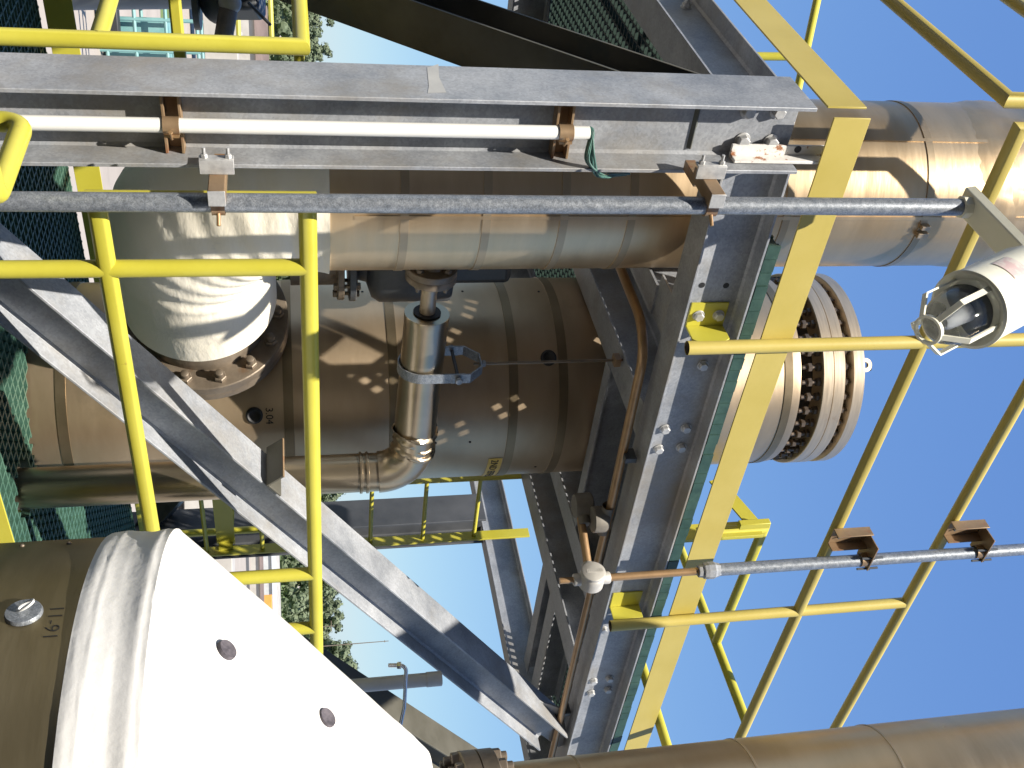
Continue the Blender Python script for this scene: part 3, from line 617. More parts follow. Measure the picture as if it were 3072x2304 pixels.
# grey control valve between riser and vessel
gv = thing('control_valve', 'dark grey valve body with bolted flanges behind the riser pipe', 'valve', (2.3, 3.45, .1))
def vk(x, y): return K(x, y, 4.05)
c0, c1 = vk(905, 778), vk(1060, 800); ax_ = Z
cv = V((c0.x, c0.y, 0))
for zc, m, th, rad in ((vk(1020, 800).z, 'rust', .026, .16), (vk(1056, 800).z, 'dkgrey', .026, .165)):
    gfl = MB().lathe(cv + Z * (zc - th / 2), Z, [(1e-3, 0), (rad - .003, 0), (rad, .003), (rad, th - .003), (rad - .003, th), (1e-3, th)], 48).build('flange', m, gv)
MB().lathe(cv + Z * (vk(870, 800).z), Z, [(.10, 0), (.10, vk(1010, 800).z - vk(870, 800).z)], 40).build('stub', 'rust', gv)
for i in range(8):
    t = math.pi * 2 * i / 8 + .3; p = cv + V((.135 * math.cos(t), .135 * math.sin(t), 0))
    b = MB(); b.hexb(p + Z * (vk(1056, 800).z + .013), Z, .016, .016); b.hexb(p + Z * (vk(1020, 800).z - .013), -Z, .016, .016); b.tube([p + Z * vk(1000, 800).z, p + Z * vk(1075, 800).z], .008, 8); b.build('bolt', 'rust', gfl)
MB().lathe(cv + Z * vk(1068, 800).z, Z, [(.08, 0), (.09, .04), (.15, .06), (.17, .09), (.17, .36), (.165, .37), (1e-3, .37)], 40).build('body', 'dkgrey', gv)
zb_ = vk(1130, 800).z; MB().box((cv.x - .05, cv.y - .05, zb_), (cv.x + .10, cv.y + .10, zb_ + .55)).build('bonnet', 'dkgrey', gv, bevel=.03)

# small clad pipe with elbow, crossing in front of the vessel
sp = thing('insulated_pipe', 'thin bronze-clad pipe with a bright elbow in front of the vessel', 'pipe', (3, 2.9, -1.2))
k0 = .94; pL = K(1281, 940, 3.72); pE = K(1232, 1411, 4.16); pV = K(30, 1414, 1); SR = .080
pE = V((pE.x, pE.y, pE.z)); dv = K(300, 1413, 1); 
path = [pL] + [pL.lerp(pE, .60)]
a_in = (pL - pE).normalized(); corner = pE - a_in * -.0
bot = V((corner.x, corner.y, -4)); cr = arc(pL, corner, bot, 16, .135)
hor = MB(); hor.tube([pL, cr[0]], SR, 40); hor.build('horizontal_jacket', 'clad2', sp)
ver = MB(); ver.tube([cr[-1], bot], SR - .003, 40); ver.build('vertical_jacket', 'clad2', sp)
el = MB(); el.tube(cr, SR + .003, 44); el.build('elbow_jacket', 'clad2', sp)
def crinkled_sleeve():
    mb = MB(); L = 30; n = 48; vs = []; q0 = cr[0].lerp(pL, .16); d = (cr[2] - q0).normalized(); sdv = Z.cross(d).normalized(); e = d.cross(sdv); rnd = random.Random(9)
    for k in range(L + 1):
        f = k / L; c = q0.lerp(cr[2], f)
        for i in range(n):
            t = 2 * math.pi * i / n; r_ = SR + .004 + .006 * math.sin(f * 17 + 2.5 * math.sin(2 * t)) - .012 * math.exp(-((f - .45) / .12) ** 2) * (1 + .5 * math.sin(t * 3)) + rnd.uniform(-.0015, .0015)
            vs.append(c + sdv * r_ * math.cos(t) + e * r_ * math.sin(t))
    mb.add(vs, [(k * n + i, k * n + (i + 1) % n, (k + 1) * n + (i + 1) % n, (k + 1) * n + i) for k in range(L) for i in range(n)]); return mb
crinkled_sleeve().build('crinkled_sleeve', 'clad2', sp)
for p in (cr[-1] - Z * .05, cr[-1] - Z * .075): MB().lathe(p, Z, [(SR - .004, 0), (SR + .003, .002), (SR + .003, .010), (SR - .004, .012)], 40).build('seam_bead', 'clad2', sp)
da = (pL - cr[0]).normalized()
MB().lathe(pL - da * .004, da, [(.03, .006), (SR + .001, .006), (SR + .002, 0), (SR + .001, -.03)], 40).build('end_cap', 'clad2', sp)
MB().lathe(pL - da * .02, da, [(1e-3, .027), (.050, .0275)], 24).build('insulation_gap', 'black', sp)
pF = pL + da * .62
MB().tube([pL - da * .05, pF], .0285, 24).build('bare_pipe', 'steel', sp)
fz = pL + da * .155
sfl = MB().lathe(fz, da, [(.03, -.03), (.05, -.012), (.088, -.010), (.09, -.008), (.09, .014), (.0885, .016), (.09, .018), (.09, .040), (.088, .042), (.05, .045), (.034, .09)], 40).build('flange_pair', 'rust', sp)
ua = da.cross(Z).normalized(); ub = da.cross(ua)
for i in range(4):
    t = math.pi / 4 + math.pi / 2 * i; p = fz + (ua * math.cos(t) + ub * math.sin(t)) * .068
    b = MB(); b.hexb(p + da * .042, da, .0135, .014, .012, .008); b.hexb(p - da * .010, -da, .0135, .014, .01, .008); b.tube([p - da * .02, p + da * .06], .007, 8); b.build('bolt', 'rust', sfl)
# clevis hanger and rod
hp = K(1262, 1092, pL.lerp(pE, .32).dot(CF)); tt = (hp - pL).dot(-da); hp = pL - da * tt
ch = thing('clevis_hanger', 'blue-grey clevis hanger with a thin rod holding the clad pipe', 'hanger', hp - Z * .1)
hb = MB(); n2 = 40; sv = ua if ua.z < .5 else ub; hs = V((-da.y, da.x, 0)).normalized()
vs = []; prof_pts = []
for i in range(n2 + 1):
    t = math.pi + math.pi * i / n2; prof_pts.append((SR + .004) * (hs * math.cos(t) + Z * math.sin(t)))
prof_pts = [prof_pts[0] + Z * .15 - hs * -.0] + prof_pts + [prof_pts[-1] + Z * .15]
top = [hs * -.035 + Z * .235, hs * .035 + Z * .235]
loop = [prof_pts[0]] + prof_pts[1:-1] + [prof_pts[-1]]
def strap_mb(pl2, cen_, wd, th):
    mb = MB(); vs = []; m_ = len(pl2)
    for k, p in enumerate(pl2):
        d = (pl2[min(k + 1, m_ - 1)] - pl2[max(k - 1, 0)]).normalized(); nn = d.cross(da).normalized()
        for s1, s2 in ((-1, 0), (1, 0), (1, 1), (-1, 1)): vs.append(cen_ + p + da * wd * s1 + nn * th * s2)
    fs = [(k * 4 + i, k * 4 + (i + 1) % 4, (k + 1) * 4 + (i + 1) % 4, (k + 1) * 4 + i) for k in range(m_ - 1) for i in range(4)] + [(3, 2, 1, 0), tuple((m_ - 1) * 4 + i for i in range(4))]
    return mb.add(vs, fs)
strap_mb(loop, hp, .02, .006).build('lower_strap', 'galv_pipe', ch, bevel=.001)
w0 = (SR + .012); uy = [hs * -w0 + Z * .10, hs * -w0 + Z * .17, hs * -.04 + Z * .222, hs * .04 + Z * .222, hs * w0 + Z * .17, hs * w0 + Z * .10]
strap_mb(uy, hp, .02, .006).build('upper_yoke', 'galv_pipe', ch, bevel=.001)
MB().tube([hp + Z * .125 - hs * .11, hp + Z * .125 + hs * .11], .007, 10).build('cross_bolt', 'dkgrey', ch)
for q_, a_ in ((hp + Z * .125 - hs * .10, -hs), (hp + Z * .125 + hs * .10, hs), (hp + Z * .228, Z)): MB().hexb(q_, a_, .014, .012).build('nut', 'galv_pipe', ch)
MB().tube([hp + Z * .195, V((hp.x, hp.y, 1.225))], .0055, 10).build('rod', 'rust', ch)
MB().obox(V((hp.x, hp.y, 1.20)), X * .018, Y * .022, Z * .014).build('beam_clamp', 'brown', ch, bevel=.003)

# ================================================================== white-topped tank in the right foreground
TD = hdir(21.95); DC = 2.8; TC = TD * DC; TR = .2578 * DC; z1, z2 = -.1633 * DC, -.1056 * DC
tk = thing('separator_tank', 'brown clad tank with a white insulated cone top at lower right', 'tank', (TC.x, TC.y, GZ))
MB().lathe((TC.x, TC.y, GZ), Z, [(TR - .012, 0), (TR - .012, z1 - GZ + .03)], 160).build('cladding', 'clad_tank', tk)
def lumpy(prof, amp, n=200, seed=1, sub=10):
    rnd = random.Random(seed); rows = []
    for (r0, h0), (r1, h1) in zip(prof[:-1], prof[1:]):
        for s in range(sub): f = s / sub; rows.append((r0 + (r1 - r0) * f, h0 + (h1 - h0) * f))
    rows.append(prof[-1]); vs = []
    ph = [rnd.uniform(0, 6.28) for _ in range(6)]
    for k, (r, h) in enumerate(rows):
        for i in range(n):
            t = 2 * math.pi * i / n
            q = r + amp * (.5 * math.sin(7 * t + ph[0]) * math.sin(k * .35) + .4 * math.sin(13 * t + ph[1] + k * .2) + .5 * math.sin(k * 1.1 + math.sin(3 * t + ph[2])) + .5 * rnd.uniform(-1, 1))
            vs.append((TC.x + q * math.cos(t), TC.y + q * math.sin(t), h))
    mb = MB(); L = len(rows); mb.add(vs, [(k * n + i, k * n + (i + 1) % n, (k + 1) * n + (i + 1) % n, (k + 1) * n + i) for k in range(L - 1) for i in range(n)]); return mb
lumpy([(TR - .02, z1), (TR - .003, z1 + .005), (TR, z1 + .03), (TR - .001, z1 + .05), (TR - .005, (z1 + z2) / 2 + .01), (TR + .001, z2 - .03), (TR - .001, z2 - .010), (TR - .012, z2)], .0011, seed=4, sub=5).build('insulation_band', 'white', tk)
zc = .295
co = lumpy([(TR - .010, z2 - .002), (.45, z2 + (zc - z2) * (TR - .45) / (TR - .13)), (.22, z2 + (zc - z2) * (TR - .22) / (TR - .13)), (.17, z2 + (zc - z2) * (TR - .17) / (TR - .13)), (.13, zc - .003), (.02, zc + .004)], .0012, seed=6, sub=8); co.build('cone_top', 'white', tk)
def on_cone(x, y):
    d = ray(x, y); best = None; k = 1.8
    while k < 3.4:
        p = d * k; r = math.hypot(p.x - TC.x, p.y - TC.y); zz = z2 + (zc - z2) * (TR - r) / (TR - .13)
        if p.z <= zz and r < TR: return p
        k += .002
    return d * 2.4
cs = math.atan2((zc - z2), (TR - .13))
for x, y in ((680, 1950), (980, 2154)):
    p = on_cone(x, y); o_ = V((p.x - TC.x, p.y - TC.y, 0)).normalized(); n_ = (o_ * math.sin(cs) + Z * math.cos(cs))
    MB().lathe(p - n_ * .008, n_, [(1e-4, .012), (.015, .012), (.022, .014), (.0235, .010), (.0235, 0)], 32).build('inspection_plug', 'plug', tk)
def on_tank(x, y):
    d = ray(x, y); rr5 = TR - .012; a_ = d.x ** 2 + d.y ** 2; b_ = -2 * (d.x * TC.x + d.y * TC.y); c_ = TC.x ** 2 + TC.y ** 2 - rr5 ** 2
    return d * ((-b_ - math.sqrt(max(b_ * b_ - 4 * a_ * c_, 0))) / (2 * a_))
p = on_tank(72, 1842); o_ = V((p.x - TC.x, p.y - TC.y, 0)).normalized()
icap = MB().lathe(p, o_, [(1e-4, .010), (.034, .009), (.036, .004), (.036, 0)], 36).build('inspection_cap', 'galv_pipe', tk)
tg_ = Z.cross(o_); cap_c = p + o_ * .012 + Z * .006
pl3 = [cap_c + (Z * math.cos(t) * .016 + tg_ * math.sin(t) * .009) + o_ * .010 * (1 + math.cos(t)) for t in [2 * math.pi * i / 20 for i in range(21)]]
MB().tube(pl3, .0028, 8, False).build('cap_ring', 'pvc', icap)
h0 = on_tank(155, 1818); wrap_text('11-91', tk, 'marker_writing', 'ink', .042, TC.x, TC.y, TR - .011, math.atan2(h0.y - TC.y, h0.x - TC.x), h0.z - .002, thin=.022)
for x, y in ((66, 1630), (207, 1624)):
    p = on_tank(x, y + 8); MB().sphere(p, .006, 8, 6).build('rivet', 'rust', tk)
# outlet pipe rising from the tank top
OD_ = hdir(24.35); OC = OD_ * 2.82; OR = .200
op = thing('outlet_pipe', 'brown clad outlet pipe rising from the tank top at the lower right edge', 'pipe', (OC.x, OC.y, .25))
def zat(x, y): return ray(x, y).z / math.hypot(ray(x, y).x, ray(x, y).y) * (2.82)
zf0, zf1, zp = zat(1366, 2224), zat(1468, 2218), zat(1535, 2271)
MB().lathe((OC.x, OC.y, zp - .02), Z, [(OR - .05, 0), (OR - .004, .004), (OR, .012), (OR, 3.2)], 120).build('jacket', 'clad', op)
for x in (1700, 2185, 2590):
    zz = zat(x, 2250); MB().lathe((OC.x, OC.y, zz), Z, [(OR - .001, 0), (OR + .0022, .001), (OR + .0022, .006), (OR - .001, .009)], 120).build('lap_seam', 'band', op)
FR = OR + .040; mz = (zf0 + zf1) / 2
ofl = MB().lathe((OC.x, OC.y, zf0), Z, [(.12, 0), (FR - .003, 0), (FR, .003), (FR, (zf1 - zf0) * .5 - .002), (FR - .006, (zf1 - zf0) * .5), (FR, (zf1 - zf0) * .5 + .002), (FR, zf1 - zf0 - .003), (FR - .003, zf1 - zf0), (.1, zf1 - zf0)], 96).build('flange_pair', 'rust', op)
MB().lathe((OC.x, OC.y, zf0 - .12), Z, [(.15, 0), (.15, .125)], 60).build('neck', 'rust', op)
for i in range(16):
    t = 2 * math.pi * i / 16 + .22; p = V((OC.x + (FR - .022) * math.cos(t), OC.y + (FR - .022) * math.sin(t), 0))
    b = MB(); b.hexb(p + Z * zf1, Z, .0215, .020, .014, .0125); b.hexb(p + Z * zf0, -Z, .0215, .020, .016, .0125); b.tube([p + Z * (zf0 - .03), p + Z * (zf1 + .03)], .0125, 8); b.build('bolt', 'rust', ofl)
lk = V((OC.x, OC.y, zat(2835, 2285))); dq = -hdir(16); MB().obox(lk + dq * (OR + .006), dq * .008, Z * .012, Z.cross(dq) * .008).build('band_clasp', 'steel', op, bevel=.002)

# ================================================================== conduits and boxes on the column
CX, CY, CRD = 1.376, 2.290, .0240
c1_ = thing('conduit', 'galvanised conduit strapped to brackets in front of the column', 'conduit', (CX, CY, -1.6))
ztop = P(2885, 634, 1, CY).z
MB().tube([(CX - .004, CY + .004, -1.6), (CX, CY, ztop)], CRD, 32).build('tube', 'galv_pipe', c1_)
def strut_bracket(label, xpx):
    z = P(xpx, 600, 1, 2.30).z; t = thing('strut_bracket', label, 'bracket', (1.36, 2.4, z - .04), 'conduit brackets clamped to the column')
    s = MB(); s.ext([(-.0205, -.0205), (.0205, -.0205), (.0205, .0205), (-.0205, .0205)], (1.338, 2.252, z), (1.338, 2.40, z), X, Z); s.build('strut', 'brown', t, bevel=.003)
    MB().obox((1.338, 2.2505, z), X * .0205, Y * .0015, Z * .0205).build('end_cap', 'bolt', t, bevel=.001)
    MB().box((1.345, 2.39, z - .015), (1.3755, 2.486, z + .015)).build('flange_tab', 'brown', t, bevel=.001)
    MB().obox((1.298, 2.332, z), X * .0190, Y * .003, Z * .041).build('clamp_plate', 'bolt', t, bevel=.001)
    MB().obox((1.281, 2.345, z), X * .003, Y * .010, Z * .041).build('clamp_lip', 'bolt', t, bevel=.001)
    for dz in (-.028, .028):
        b = MB(); b.tube([(1.316, 2.343, z + dz), (1.252, 2.343, z + dz)], .0042, 10); b.hexb((1.278, 2.343, z + dz), -X, .0085, .009); b.build('stud', 'bolt', t)
    st = MB(); n_ = 20; vs = []
    for k in range(n_ + 1):
        a_ = math.pi * 1.0 * k / n_ - math.pi / 2
        for r_, dz in ((CRD + .0005, -.016), (CRD + .0005, .016), (CRD + .0035, .016), (CRD + .0035, -.016)): vs.append((CX + r_ * math.cos(a_), CY + r_ * math.sin(a_), z + dz))
    st.add(vs, [(k * 4 + i, k * 4 + (i + 1) % 4, (k + 1) * 4 + (i + 1) % 4, (k + 1) * 4 + i) for k in range(n_) for i in range(4)])
    st.box((1.345, CY - CRD - .0035, z - .016), (CX, CY - CRD - .0005, z + .016)); st.box((1.345, CY + CRD + .0005, z - .016), (CX, CY + CRD + .0035, z + .016)); st.build('pipe_strap', 'brown', t)
    MB().tube([(CX + .012, CY - .02, z), (CX + .034, CY - .045, z)], .005, 8).build('strap_screw', 'copper', t)
strut_bracket('brown strut bracket holding the conduit low on the column', 655)
strut_bracket('brown strut bracket holding the conduit near the column head', 2128)
WX = P(1000, 385, 1, 2.518).x; WY = 2.518
c2_ = thing('conduit', 'white plastic conduit inside the column with green wires hanging from its end', 'conduit', (WX, WY, -1.6))
wz = P(1768, 391, 1, WY).z
MB().tube([(WX, WY, -1.6), (WX, WY, wz)], .0190, 32, cap=False).build('tube', 'pvc', c2_)
MB().lathe((WX, WY, wz - .05), Z, [(.016, 0), (.016, .05), (.019, .05)], 24).build('bore', 'pvc', c2_)
e_ = P(1772, 395, 1, WY - .006); b_ = P(1770, 470, 1, WY - .03); c_ = P(1790, 520, 1, WY - .02); d_ = P(1830, 525, 1, WY + .02); f_ = P(1885, 515, 1, WY + .06)
rnd = random.Random(11)
for i in range(9):
    j = lambda s: V((rnd.uniform(-s, s), rnd.uniform(-s, s), rnd.uniform(-s, s)))
    ctrl = [V((WX, WY, wz - .04)), e_ + j(.006), b_ + j(.010), c_ + j(.008), d_ + j(.007), f_ + j(.01)]
    pts = []
    for k in range(len(ctrl) - 1):
        q0, q1, q2, q3 = ctrl[max(k - 1, 0)], ctrl[k], ctrl[k + 1], ctrl[min(k + 2, len(ctrl) - 1)]
        for s in range(6):
            t = s / 6; pts.append(.5 * ((2 * q1) + (-q0 + q2) * t + (2 * q0 - 5 * q1 + 4 * q2 - q3) * t * t + (-q0 + 3 * q1 - 3 * q2 + q3) * t ** 3))
    MB().tube(pts, .0034, 6).build('wire', 'wire', c2_)
def cross_strut(label, xpx):
    z = P(xpx, 385, 1, 2.545).z; t = thing('strut_bracket', label, 'bracket', (CA, 2.55, z - .03), 'cross struts inside the column')
    s = MB()
    for dz in (-.0205, .0205): s.box((1.193, 2.538, z + dz - .0035), (1.375, 2.576, z + dz + .0035))
    s.box((1.193, 2.576, z - .024), (1.375, 2.5795, z + .024)); s.build('strut', 'brown', t, bevel=.001)
    MB().lathe((WX, WY, z - .02), Z, [(.0195, 0), (.0225, 0), (.0225, .04), (.0195, .04)], 28).build('pipe_strap', 'brown', t)
    b = MB(); b.box((WX + .018, WY - .018, z - .018), (WX + .026, WY + .012, z + .018)); b.tube([(WX + .008, WY - .03, z - .001), (WX + .034, WY - .008, z - .001)], .0035, 8); b.hexb((WX + .006, WY - .030, z - .001), V((-.7, -.7, 0)), .006, .005); b.build('strap_screw', 'copper', t)
cross_strut('lower brown cross strut holding the white conduit in the column', 519)
cross_strut('upper brown cross strut holding the white conduit in the column', 1690)

# strobe beacon on top of the conduit
sb = thing('beacon_light', 'cream caged beacon lamp hanging from the conduit arm at upper left', 'lamp', (CX, CY, ztop))
arm0 = V((CX, CY, ztop + .03))
MB().lathe((CX, CY, ztop - .012), Z, [(CRD + .001, 0), (CRD + .008, .002), (CRD + .008, .03), (1e-3, .032)], 8).build('hub', 'cream', sb, smooth=False)
al = .34; ar = MB(); ar.ext([(-.038, -.016), (.038, -.016), (.044, .012), (.030, .03), (-.030, .03), (-.044, .012)], arm0 + Y * .045, arm0 - Y * al, X, Z); ar.build('arm', 'cream', sb, bevel=.004)
oc = K(2904, 930, 2.36)
def imgdir(p, d):
    def pr(q): k = q.dot(CF); return (q.dot(CU) / k, q.dot(CR) / k)
    a_, b_ = pr(p), pr(p + d * .05); return (b_[0] - a_[0], b_[1] - a_[1])
best = None
for i in range(5, 85):
    al_ = R(i); d = (-Z * math.cos(al_) - (Y * .75 + X * .66).normalized() * .0 - Y * math.sin(al_)); gx_, gy_ = imgdir(oc, d)
    e = abs(math.atan2(gy_, gx_) - math.atan2(.50, -1)); best = min(best, (e, i)) if best else (e, i)
al_ = R(best[1]); BD = (-Z * math.cos(al_) - Y * math.sin(al_)).normalized()
def lz(prof, name, m, n=64): return MB().lathe(oc, BD, prof, n).build(name, m, sb)
BR = .090
hsg = lz([(1e-3, -.30), (.07, -.30), (BR - .008, -.27), (BR, -.22), (BR, -.012), (BR + .003, -.008), (BR + .003, .0), (BR - .004, .003), (BR - .012, -.002), (BR - .02, -.012), (.03, -.014)], 'housing', 'cream')
lz([(.066, -.012), (.064, .04), (.058, .080), (.046, .110), (.030, .126), (.012, .132), (1e-3, .133)], 'globe', 'glass')
lz([(1e-3, -.0125), (.042, -.0125), (.042, -.010), (.040, -.006), (.036, .018), (.030, .022), (1e-3, .023)], 'lamp_base', 'dkgrey')
lz([(.016, .02), (.016, .085), (.009, .094), (1e-3, .095)], 'flash_tube', 'greybox')
sA = BD.orthogonal().normalized(); sB = BD.cross(sA)
for i in range(5):
    t = 2 * math.pi * i / 5 + .55; rd = sA * math.cos(t) + sB * math.sin(t); tg2 = BD.cross(rd)
    q = [oc + rd * .074 + BD * -.004, oc + rd * .074 + BD * .105, oc + rd * .031 + BD * .152]
    g_ = MB()
    for s0_, s1_ in zip(q[:-1], q[1:]):
        d = (s1_ - s0_); g_.obox((s0_ + s1_) / 2, d / 2 * 1.02, tg2 * .0065, d.cross(tg2).normalized() * .0022)
    g_.build('guard_rib', 'cream', hsg)
lz([(.028, .147), (.034, .147), (.034, .157), (.028, .157), (.028, .147)], 'guard_ring', 'cream')
la_ = BD.orthogonal().normalized(); lb_ = BD.cross(la_); bl = None
for i in range(72):
    t = i / 72 * 2 * math.pi; n_ = la_ * math.cos(t) + lb_ * math.sin(t)
    for h_ in (-.10, -.12, -.14, -.16, -.18):
        p = oc + BD * h_ + n_ * BR
        if n_.dot(p) < 0:
            k = p.dot(CF); e = math.hypot(1536 + FPX * p.dot(CU) / k - 3030, 1152 + FPX * p.dot(CR) / k - 800)
            if bl is None or e < bl[0]: bl = (e, t, h_)
MB().lathe(oc + BD * (bl[2] - .035), BD, [(BR + .0012, 0), (BR + .0012, .06)], 20, bl[1] - .35, bl[1] + .35).build('faded_label', 'redtag', hsg)
mt = MB(); mt.tube([arm0 - Y * (al - .06), (oc - BD * .22)], .03, 16); mt.build('mount_stem', 'cream', sb)

# ================================================================== conduits below and beside the right beam
BXP = P(1778, 1722, 1, 2.40)
jb = thing('junction_box', 'pale round junction box below the right beam, joining four conduits', 'junction box', BXP - Z * .06)
BX0 = BXP + X * .02
jbb = MB().lathe(BX0 - X * .040, X, [(1e-3, 0), (.043, 0), (.047, .003), (.047, .014), (.044, .016), (.046, .018), (.049, .03), (.049, .075), (.04, .082), (1e-3, .083)], 48).build('body', 'box', jb)
for d in (Z, -Z, Y): MB().lathe(BX0 + X * .008, d, [(.024, .038), (.024, .068), (.021, .072), (1e-3, .072)], 20).build('hub', 'box', jb)
for k in range(6): MB().obox(BX0 - X * .0405 + Z * (.005) + Z * (k - 2.5) * .0088 + Y * .0, X * .001, Y * .004, Z * .0026).build('cover_lettering', 'box', jbb)
MB().box((BX0.x - .041, BX0.y - .008, BX0.z - .026), (BX0.x - .0402, BX0.y + .008, BX0.z + .036)).build('name_bar', 'box', jbb)
UN = P(2120, 1698, 1, 2.40); zU = UN.z; vx, vy = BX0.x + .008, BX0.y
MB().tube([(vx, vy, BX0.z + .06), (vx, vy, zU)], .0150, 20).build('riser_stub', 'copper', jb)
MB().tube([(vx, vy, BX0.z - .06), (vx, vy, BX0.z - .125)], .0120, 16).build('drain_plug', 'copper', jb)
vc = thing('conduit', 'galvanised conduit with a union standing off the right railing', 'conduit', (vx, vy, zU))
MB().lathe((vx, vy, zU - .03), Z, [(.016, 0), (.024, .0), (.026, .02), (.031, .022), (.034, .04), (.034, .065), (.029, .075), (.027, .085), (.025, .09)], 8).build('union', 'galv', vc, smooth=False, bevel=.002)
MB().tube([(vx, vy, zU + .04), (vx + .01, vy, 3.6)], .0245, 28).build('tube', 'galv_pipe', vc)
for zc_, lab in ((ZM, 'lower brown angle bracket tying the conduit to the right railing'), (ZT, 'upper brown angle bracket tying the conduit to the right railing')):
    t = thing('angle_bracket', lab, 'bracket', (vx, vy, zc_), 'brackets between conduit and right railing')
    yb = RB - PR - .001; b = MB(); b.box((vx - .125, yb - .005, zc_ - .030), (vx - .040, yb, zc_ + .125)); b.box((vx - .045, yb - .045, zc_ - .030), (vx - .040, yb - .005, zc_ + .125)); b.box((vx - .125, yb - .045, zc_ - .030), (vx - .120, yb - .005, zc_ + .125)); b.build('leg', 'brown', t, bevel=.001)
    b = MB(); b.box((vx - .10, vy - .032, zc_ + .1255), (vx + .034, yb, zc_ + .131)); b.build('arm', 'brown', t, bevel=.001)
    MB().lathe((vx, vy, zc_ + .095), Z, [(.025, 0), (.0285, 0), (.0285, .03), (.025, .03)], 24).build('pipe_strap', 'brown', t)
    for dx in (-.034, .030):
        b = MB(); b.tube([(vx + dx, vy - .022, zc_ + .085), (vx + dx, vy - .022, zc_ + .175)], .005, 8); b.hexb((vx + dx, vy - .022, zc_ + .131), Z, .009, .008); b.build('bolt', 'dkgrey', t)
    ub = MB(); ub.tube([(vx - .08, RB + PR + .004, zc_ - .0), (vx - .08, RB - PR - .015, zc_)], .004, 8); ub.build('u_bolt', 'dkgrey', t)
# horizontal bronze conduit under the beam
hz = 1.165
hc = thing('conduit', 'bronze conduit bending along the underside of the right beam', 'conduit', (2.6, 2.6, hz))
b3 = P(1815, 1530, 2, hz); pA = V((2.075, 3.15, hz)); pB = V((2.095, 2.64, hz)); pC = V((b3.x - .03, 2.598, hz))
MB().tube([pA] + arc(pA, pB, pC, 10, .16) + [pC], .0175, 20).build('tube', 'copper', hc)
MB().tube([pC, V((5.4, 2.56, hz))], .0160, 20).build('tube', 'copper', hc)
for x in (2.62, 3.35, 4.3):
    MB().obox((x, 2.595, hz + .02), X * .012, Y * .028, Z * .022).build('pipe_clip', 'dkgrey', hc, bevel=.002)
j3 = thing('junction_box', 'shaded round junction box under the beam beside the bronze conduit', 'junction box', (b3.x, 2.6, hz - .06))
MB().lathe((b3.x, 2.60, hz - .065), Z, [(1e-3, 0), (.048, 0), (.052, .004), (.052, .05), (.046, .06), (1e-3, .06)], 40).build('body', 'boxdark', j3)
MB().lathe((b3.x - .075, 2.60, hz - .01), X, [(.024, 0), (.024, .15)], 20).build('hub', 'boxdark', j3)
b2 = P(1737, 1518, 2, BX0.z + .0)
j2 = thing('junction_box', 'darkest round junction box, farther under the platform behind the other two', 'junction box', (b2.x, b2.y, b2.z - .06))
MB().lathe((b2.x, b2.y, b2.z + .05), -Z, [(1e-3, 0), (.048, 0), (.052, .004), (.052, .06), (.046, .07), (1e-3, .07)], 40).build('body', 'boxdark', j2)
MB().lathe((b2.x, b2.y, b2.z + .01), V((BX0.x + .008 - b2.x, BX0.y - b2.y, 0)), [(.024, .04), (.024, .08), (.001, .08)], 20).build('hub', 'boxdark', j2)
MB().tube([(BX0.x + .008, BX0.y + .06, BX0.z), (b2.x, b2.y, BX0.z)], .0165, 20).build('link_tube', 'copper', jb)

# ================================================================== ladder, rear column and lower odds and ends
LY = 4.05; lx0, lx1 = P(1270, 1437, 1, LY).x, P(1268, 1617, 1, LY).x
ld_ = thing('access_ladder', 'yellow access ladder rising right of the vessel', 'ladder', (lx0, LY, -2))
zlt = P(1585, 1604, 1, LY).z
for x in (lx0, lx1): MB().box((x - .006, LY - .032, -1.9), (x + .006, LY + .032, zlt)).build('rail', 'yellow', ld_, bevel=.001)
z0 = P(1113, 1560, 1, LY).z; z1_ = P(1272, 1560, 1, LY).z; dz = z1_ - z0
for k in range(-7, 3): MB().tube([(lx0, LY, z0 + dz * k), (lx1, LY, z0 + dz * k)], .0125, 12).build('rung', 'yellow', ld_)
for zz in (P(668, 1560, 1, LY).z, P(1480, 1560, 1, LY).z):
    for x in ((lx0 + .02, lx1 - .01) if zz < .5 else (lx0 + .02,)):
        MB().box((x - .005, LY, zz - .04), (x + .005, 4.72, zz + .04)).build('standoff', 'yellow', ld_, bevel=.001)
MB().box((lx0, LY + .05, P(668, 1560, 1, LY).z - .05), (lx1, LY + .058, P(668, 1560, 1, LY).z + .05)).build('strap', 'yellow', ld_)
rc = thing('steel_column', 'grey column standing behind the yellow ladder', 'column', (5.3, 4.78, GZ))
wbeam((5.34, 4.75, GZ), (5.34, 4.75, 1.21), .24, .24, .014, .009, X).build('shaft', 'galv_shaded', rc, bevel=.0015)
lc = thing('steel_column', 'partly hidden column under the rear left of the platform', 'column', (CA, 5.6, GZ))
wbeam((CA, 5.6, GZ), (CA, 5.6, 1.2), .206, .204, .011, .0073, X).build('shaft', 'galv', lc, bevel=.0015)
rbr = thing('steel_brace', 'black looking brace below the ladder foot, behind the tank', 'brace', (4.9, 4.7, -1.6))
wbeam(K(345, 1690, 6.7), K(560, 1445, 6.7), .16, .15, .0085, .0065, CU).build('shaft', 'dkgrey', rbr)
q0, q1 = P(1068, 2050, 1, CB), P(1400, 2262, 1, CB)
sbr = thing('steel_brace', 'dark brace rising behind the white cone near the flange', 'brace', q0)
dd = (q1 - q0).normalized(); nn = V((-dd.z, 0, dd.x)); off = nn * -.08
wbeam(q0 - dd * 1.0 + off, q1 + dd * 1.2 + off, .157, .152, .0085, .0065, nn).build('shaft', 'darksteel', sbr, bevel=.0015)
gpz = K(1325, 2035, 4.0); vp = thing('vent_pipe', 'open grey vent pipe standing behind the tank cone', 'pipe', (gpz.x, gpz.y, -1))
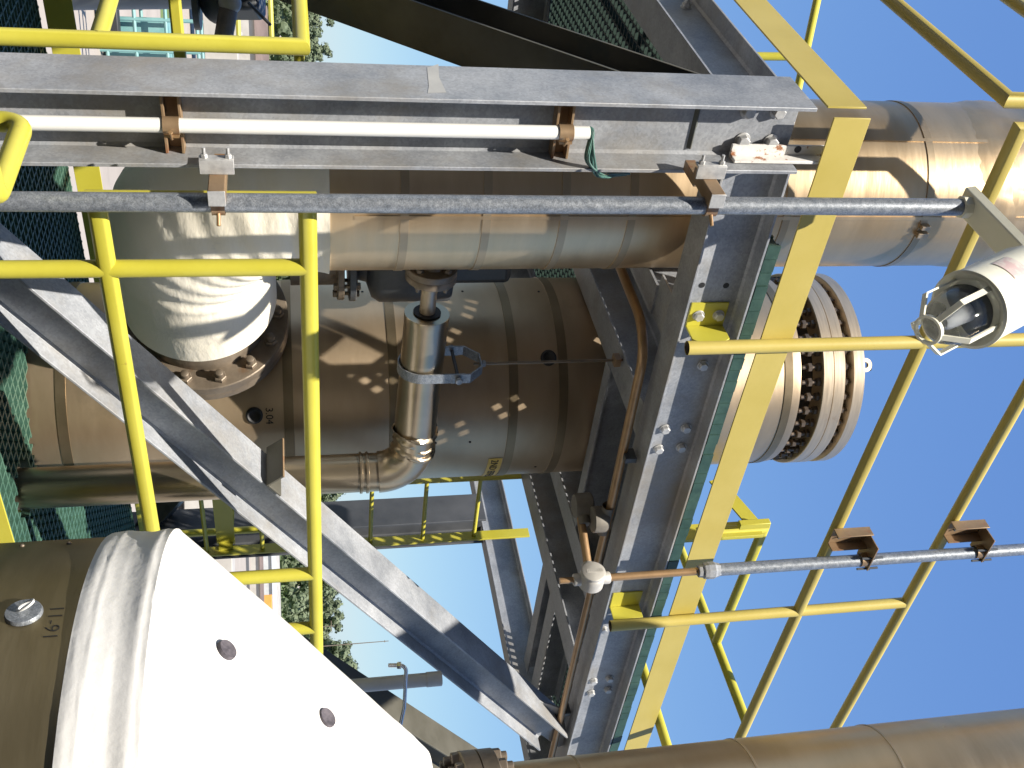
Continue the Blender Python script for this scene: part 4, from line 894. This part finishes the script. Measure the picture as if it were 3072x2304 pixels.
MB().tube([(gpz.x, gpz.y, -1.2), gpz], .0262, 28, cap=False).build('tube', 'ventgrey', vp)
MB().lathe(gpz - Z * .06, Z, [(.027, 0), (.0285, .001), (.0285, .058), (.022, .06), (.022, 0)], 28).build('coupling', 'ventgrey', vp)
st_ = thing('steel_tube', 'bright bent tube with a fitting beside the vent pipe', 'tube', K(1190, 2180, 3.7))
k_ = 3.7; tp = [K(1150, 2290, k_), K(1198, 2190, k_), K(1213, 2120, k_), K(1217, 2020, k_), K(1195, 1996, k_), K(1165, 1996, k_)]
pts = [tp[0], tp[1], tp[2]] + arc(tp[2], K(1219, 1996, k_), tp[5], 8, .022) + [tp[5]]
MB().tube(pts, .0068, 14).build('tube', 'ss', st_)
b = MB(); dd = (tp[5] - tp[4]).normalized(); b.hexb(K(1203, 1996, k_), dd, .013, .014); b.tube([K(1196, 1996, k_), K(1168, 1996, k_)], .0075, 12); b.build('fitting', 'ss', st_)
b = MB(); b.hexb(K(1192, 2195, k_), (tp[1] - tp[2]).normalized(), .013, .018); b.hexb(K(1180, 2220, k_), (tp[1] - tp[2]).normalized(), .011, .02); b.build('coupling_nut', 'dkgrey', st_)
# left background pipework
lp = thing('grey_pipe', 'thick grey pipe at the far left beyond the railing', 'pipe', K(200, -20, 6))
q0, q1 = K(190, -40, 6.3), K(760, -46, 6.3); MB().tube([q0, q1], .135, 32).build('tube', 'greybox', lp)
vv = thing('gate_valve', 'small dark valve with a brown stem pipe past the left railing', 'valve', K(650, 40, 5))
q0 = K(655, -8, 5.2)
b = MB(); b.sphere(q0, .13, 20, 12, (1, 1, .75)); b.lathe(q0 - Z * .12, Z, [(1e-3, 0), (.16, 0), (.16, .03), (1e-3, .03)], 20); b.build('body', 'dkgrey', vv)
q2 = K(680, 30, 5.1); MB().tube([q2, V((q2.x, q2.y, -1.6))], .04, 16).build('stem_pipe', 'copper', vv) if False else MB().tube([K(688, 10, 5.1), K(668, 130, 5.05)], .045, 16).build('stem_pipe', 'rust', vv)
MB().sphere(K(690, 8, 5.08), .055, 14, 10).build('fitting', 'box', vv)
MB().tube([K(745, 8, 5.2), K(812, 75, 5.2)], .008, 8).build('tubing', 'dkgrey', vv)
MB().obox(K(730, -6, 5.4), CU * .10, CR * .09, CF * .1).build('actuator', 'dkgrey', vv, bevel=.03)

# unseen landing added overhead at the left; it shades the left brace and the rear deck
nl = thing('added_shade_landing', 'added unseen plated landing overhead at the left, casting shade', 'platform', (-1.4, 3.4, 2.9))
MB().box((-3, 1.95, 2.95), (.25, 5.4, 2.96)).build('deck_plate', 'galv', nl)
for x in (-2.8, -1.4, .18): wbeam((x, 1.97, 2.84), (x, 5.4, 2.84), .2, .13, .0085, .006, Z).build('girder', 'galv', nl)

# unseen building mass added behind the camera to cut sky light and darken reflections
pb = thing('sky_blocker_building', 'added unseen dark building behind the viewpoint, cutting sky light', 'building', gpt(180, 10) + V((0, 0, GZ)))
d = hdir(0); r = V((d.y, -d.x, 0)); c = gpt(180, 12) + V((0, 0, 0))
MB().obox(c + Z * (GZ + 10.2), r * 30, d * 2, Z * 10.2).build('wall', 'roofbr', pb)
for k in range(-6, 7): MB().obox(c + Z * (GZ + 10.1) + r * k * 4.7 + d * 2.1, r * .15, d * .09, Z * 10.0).build('pilaster', 'dkgrey', pb)
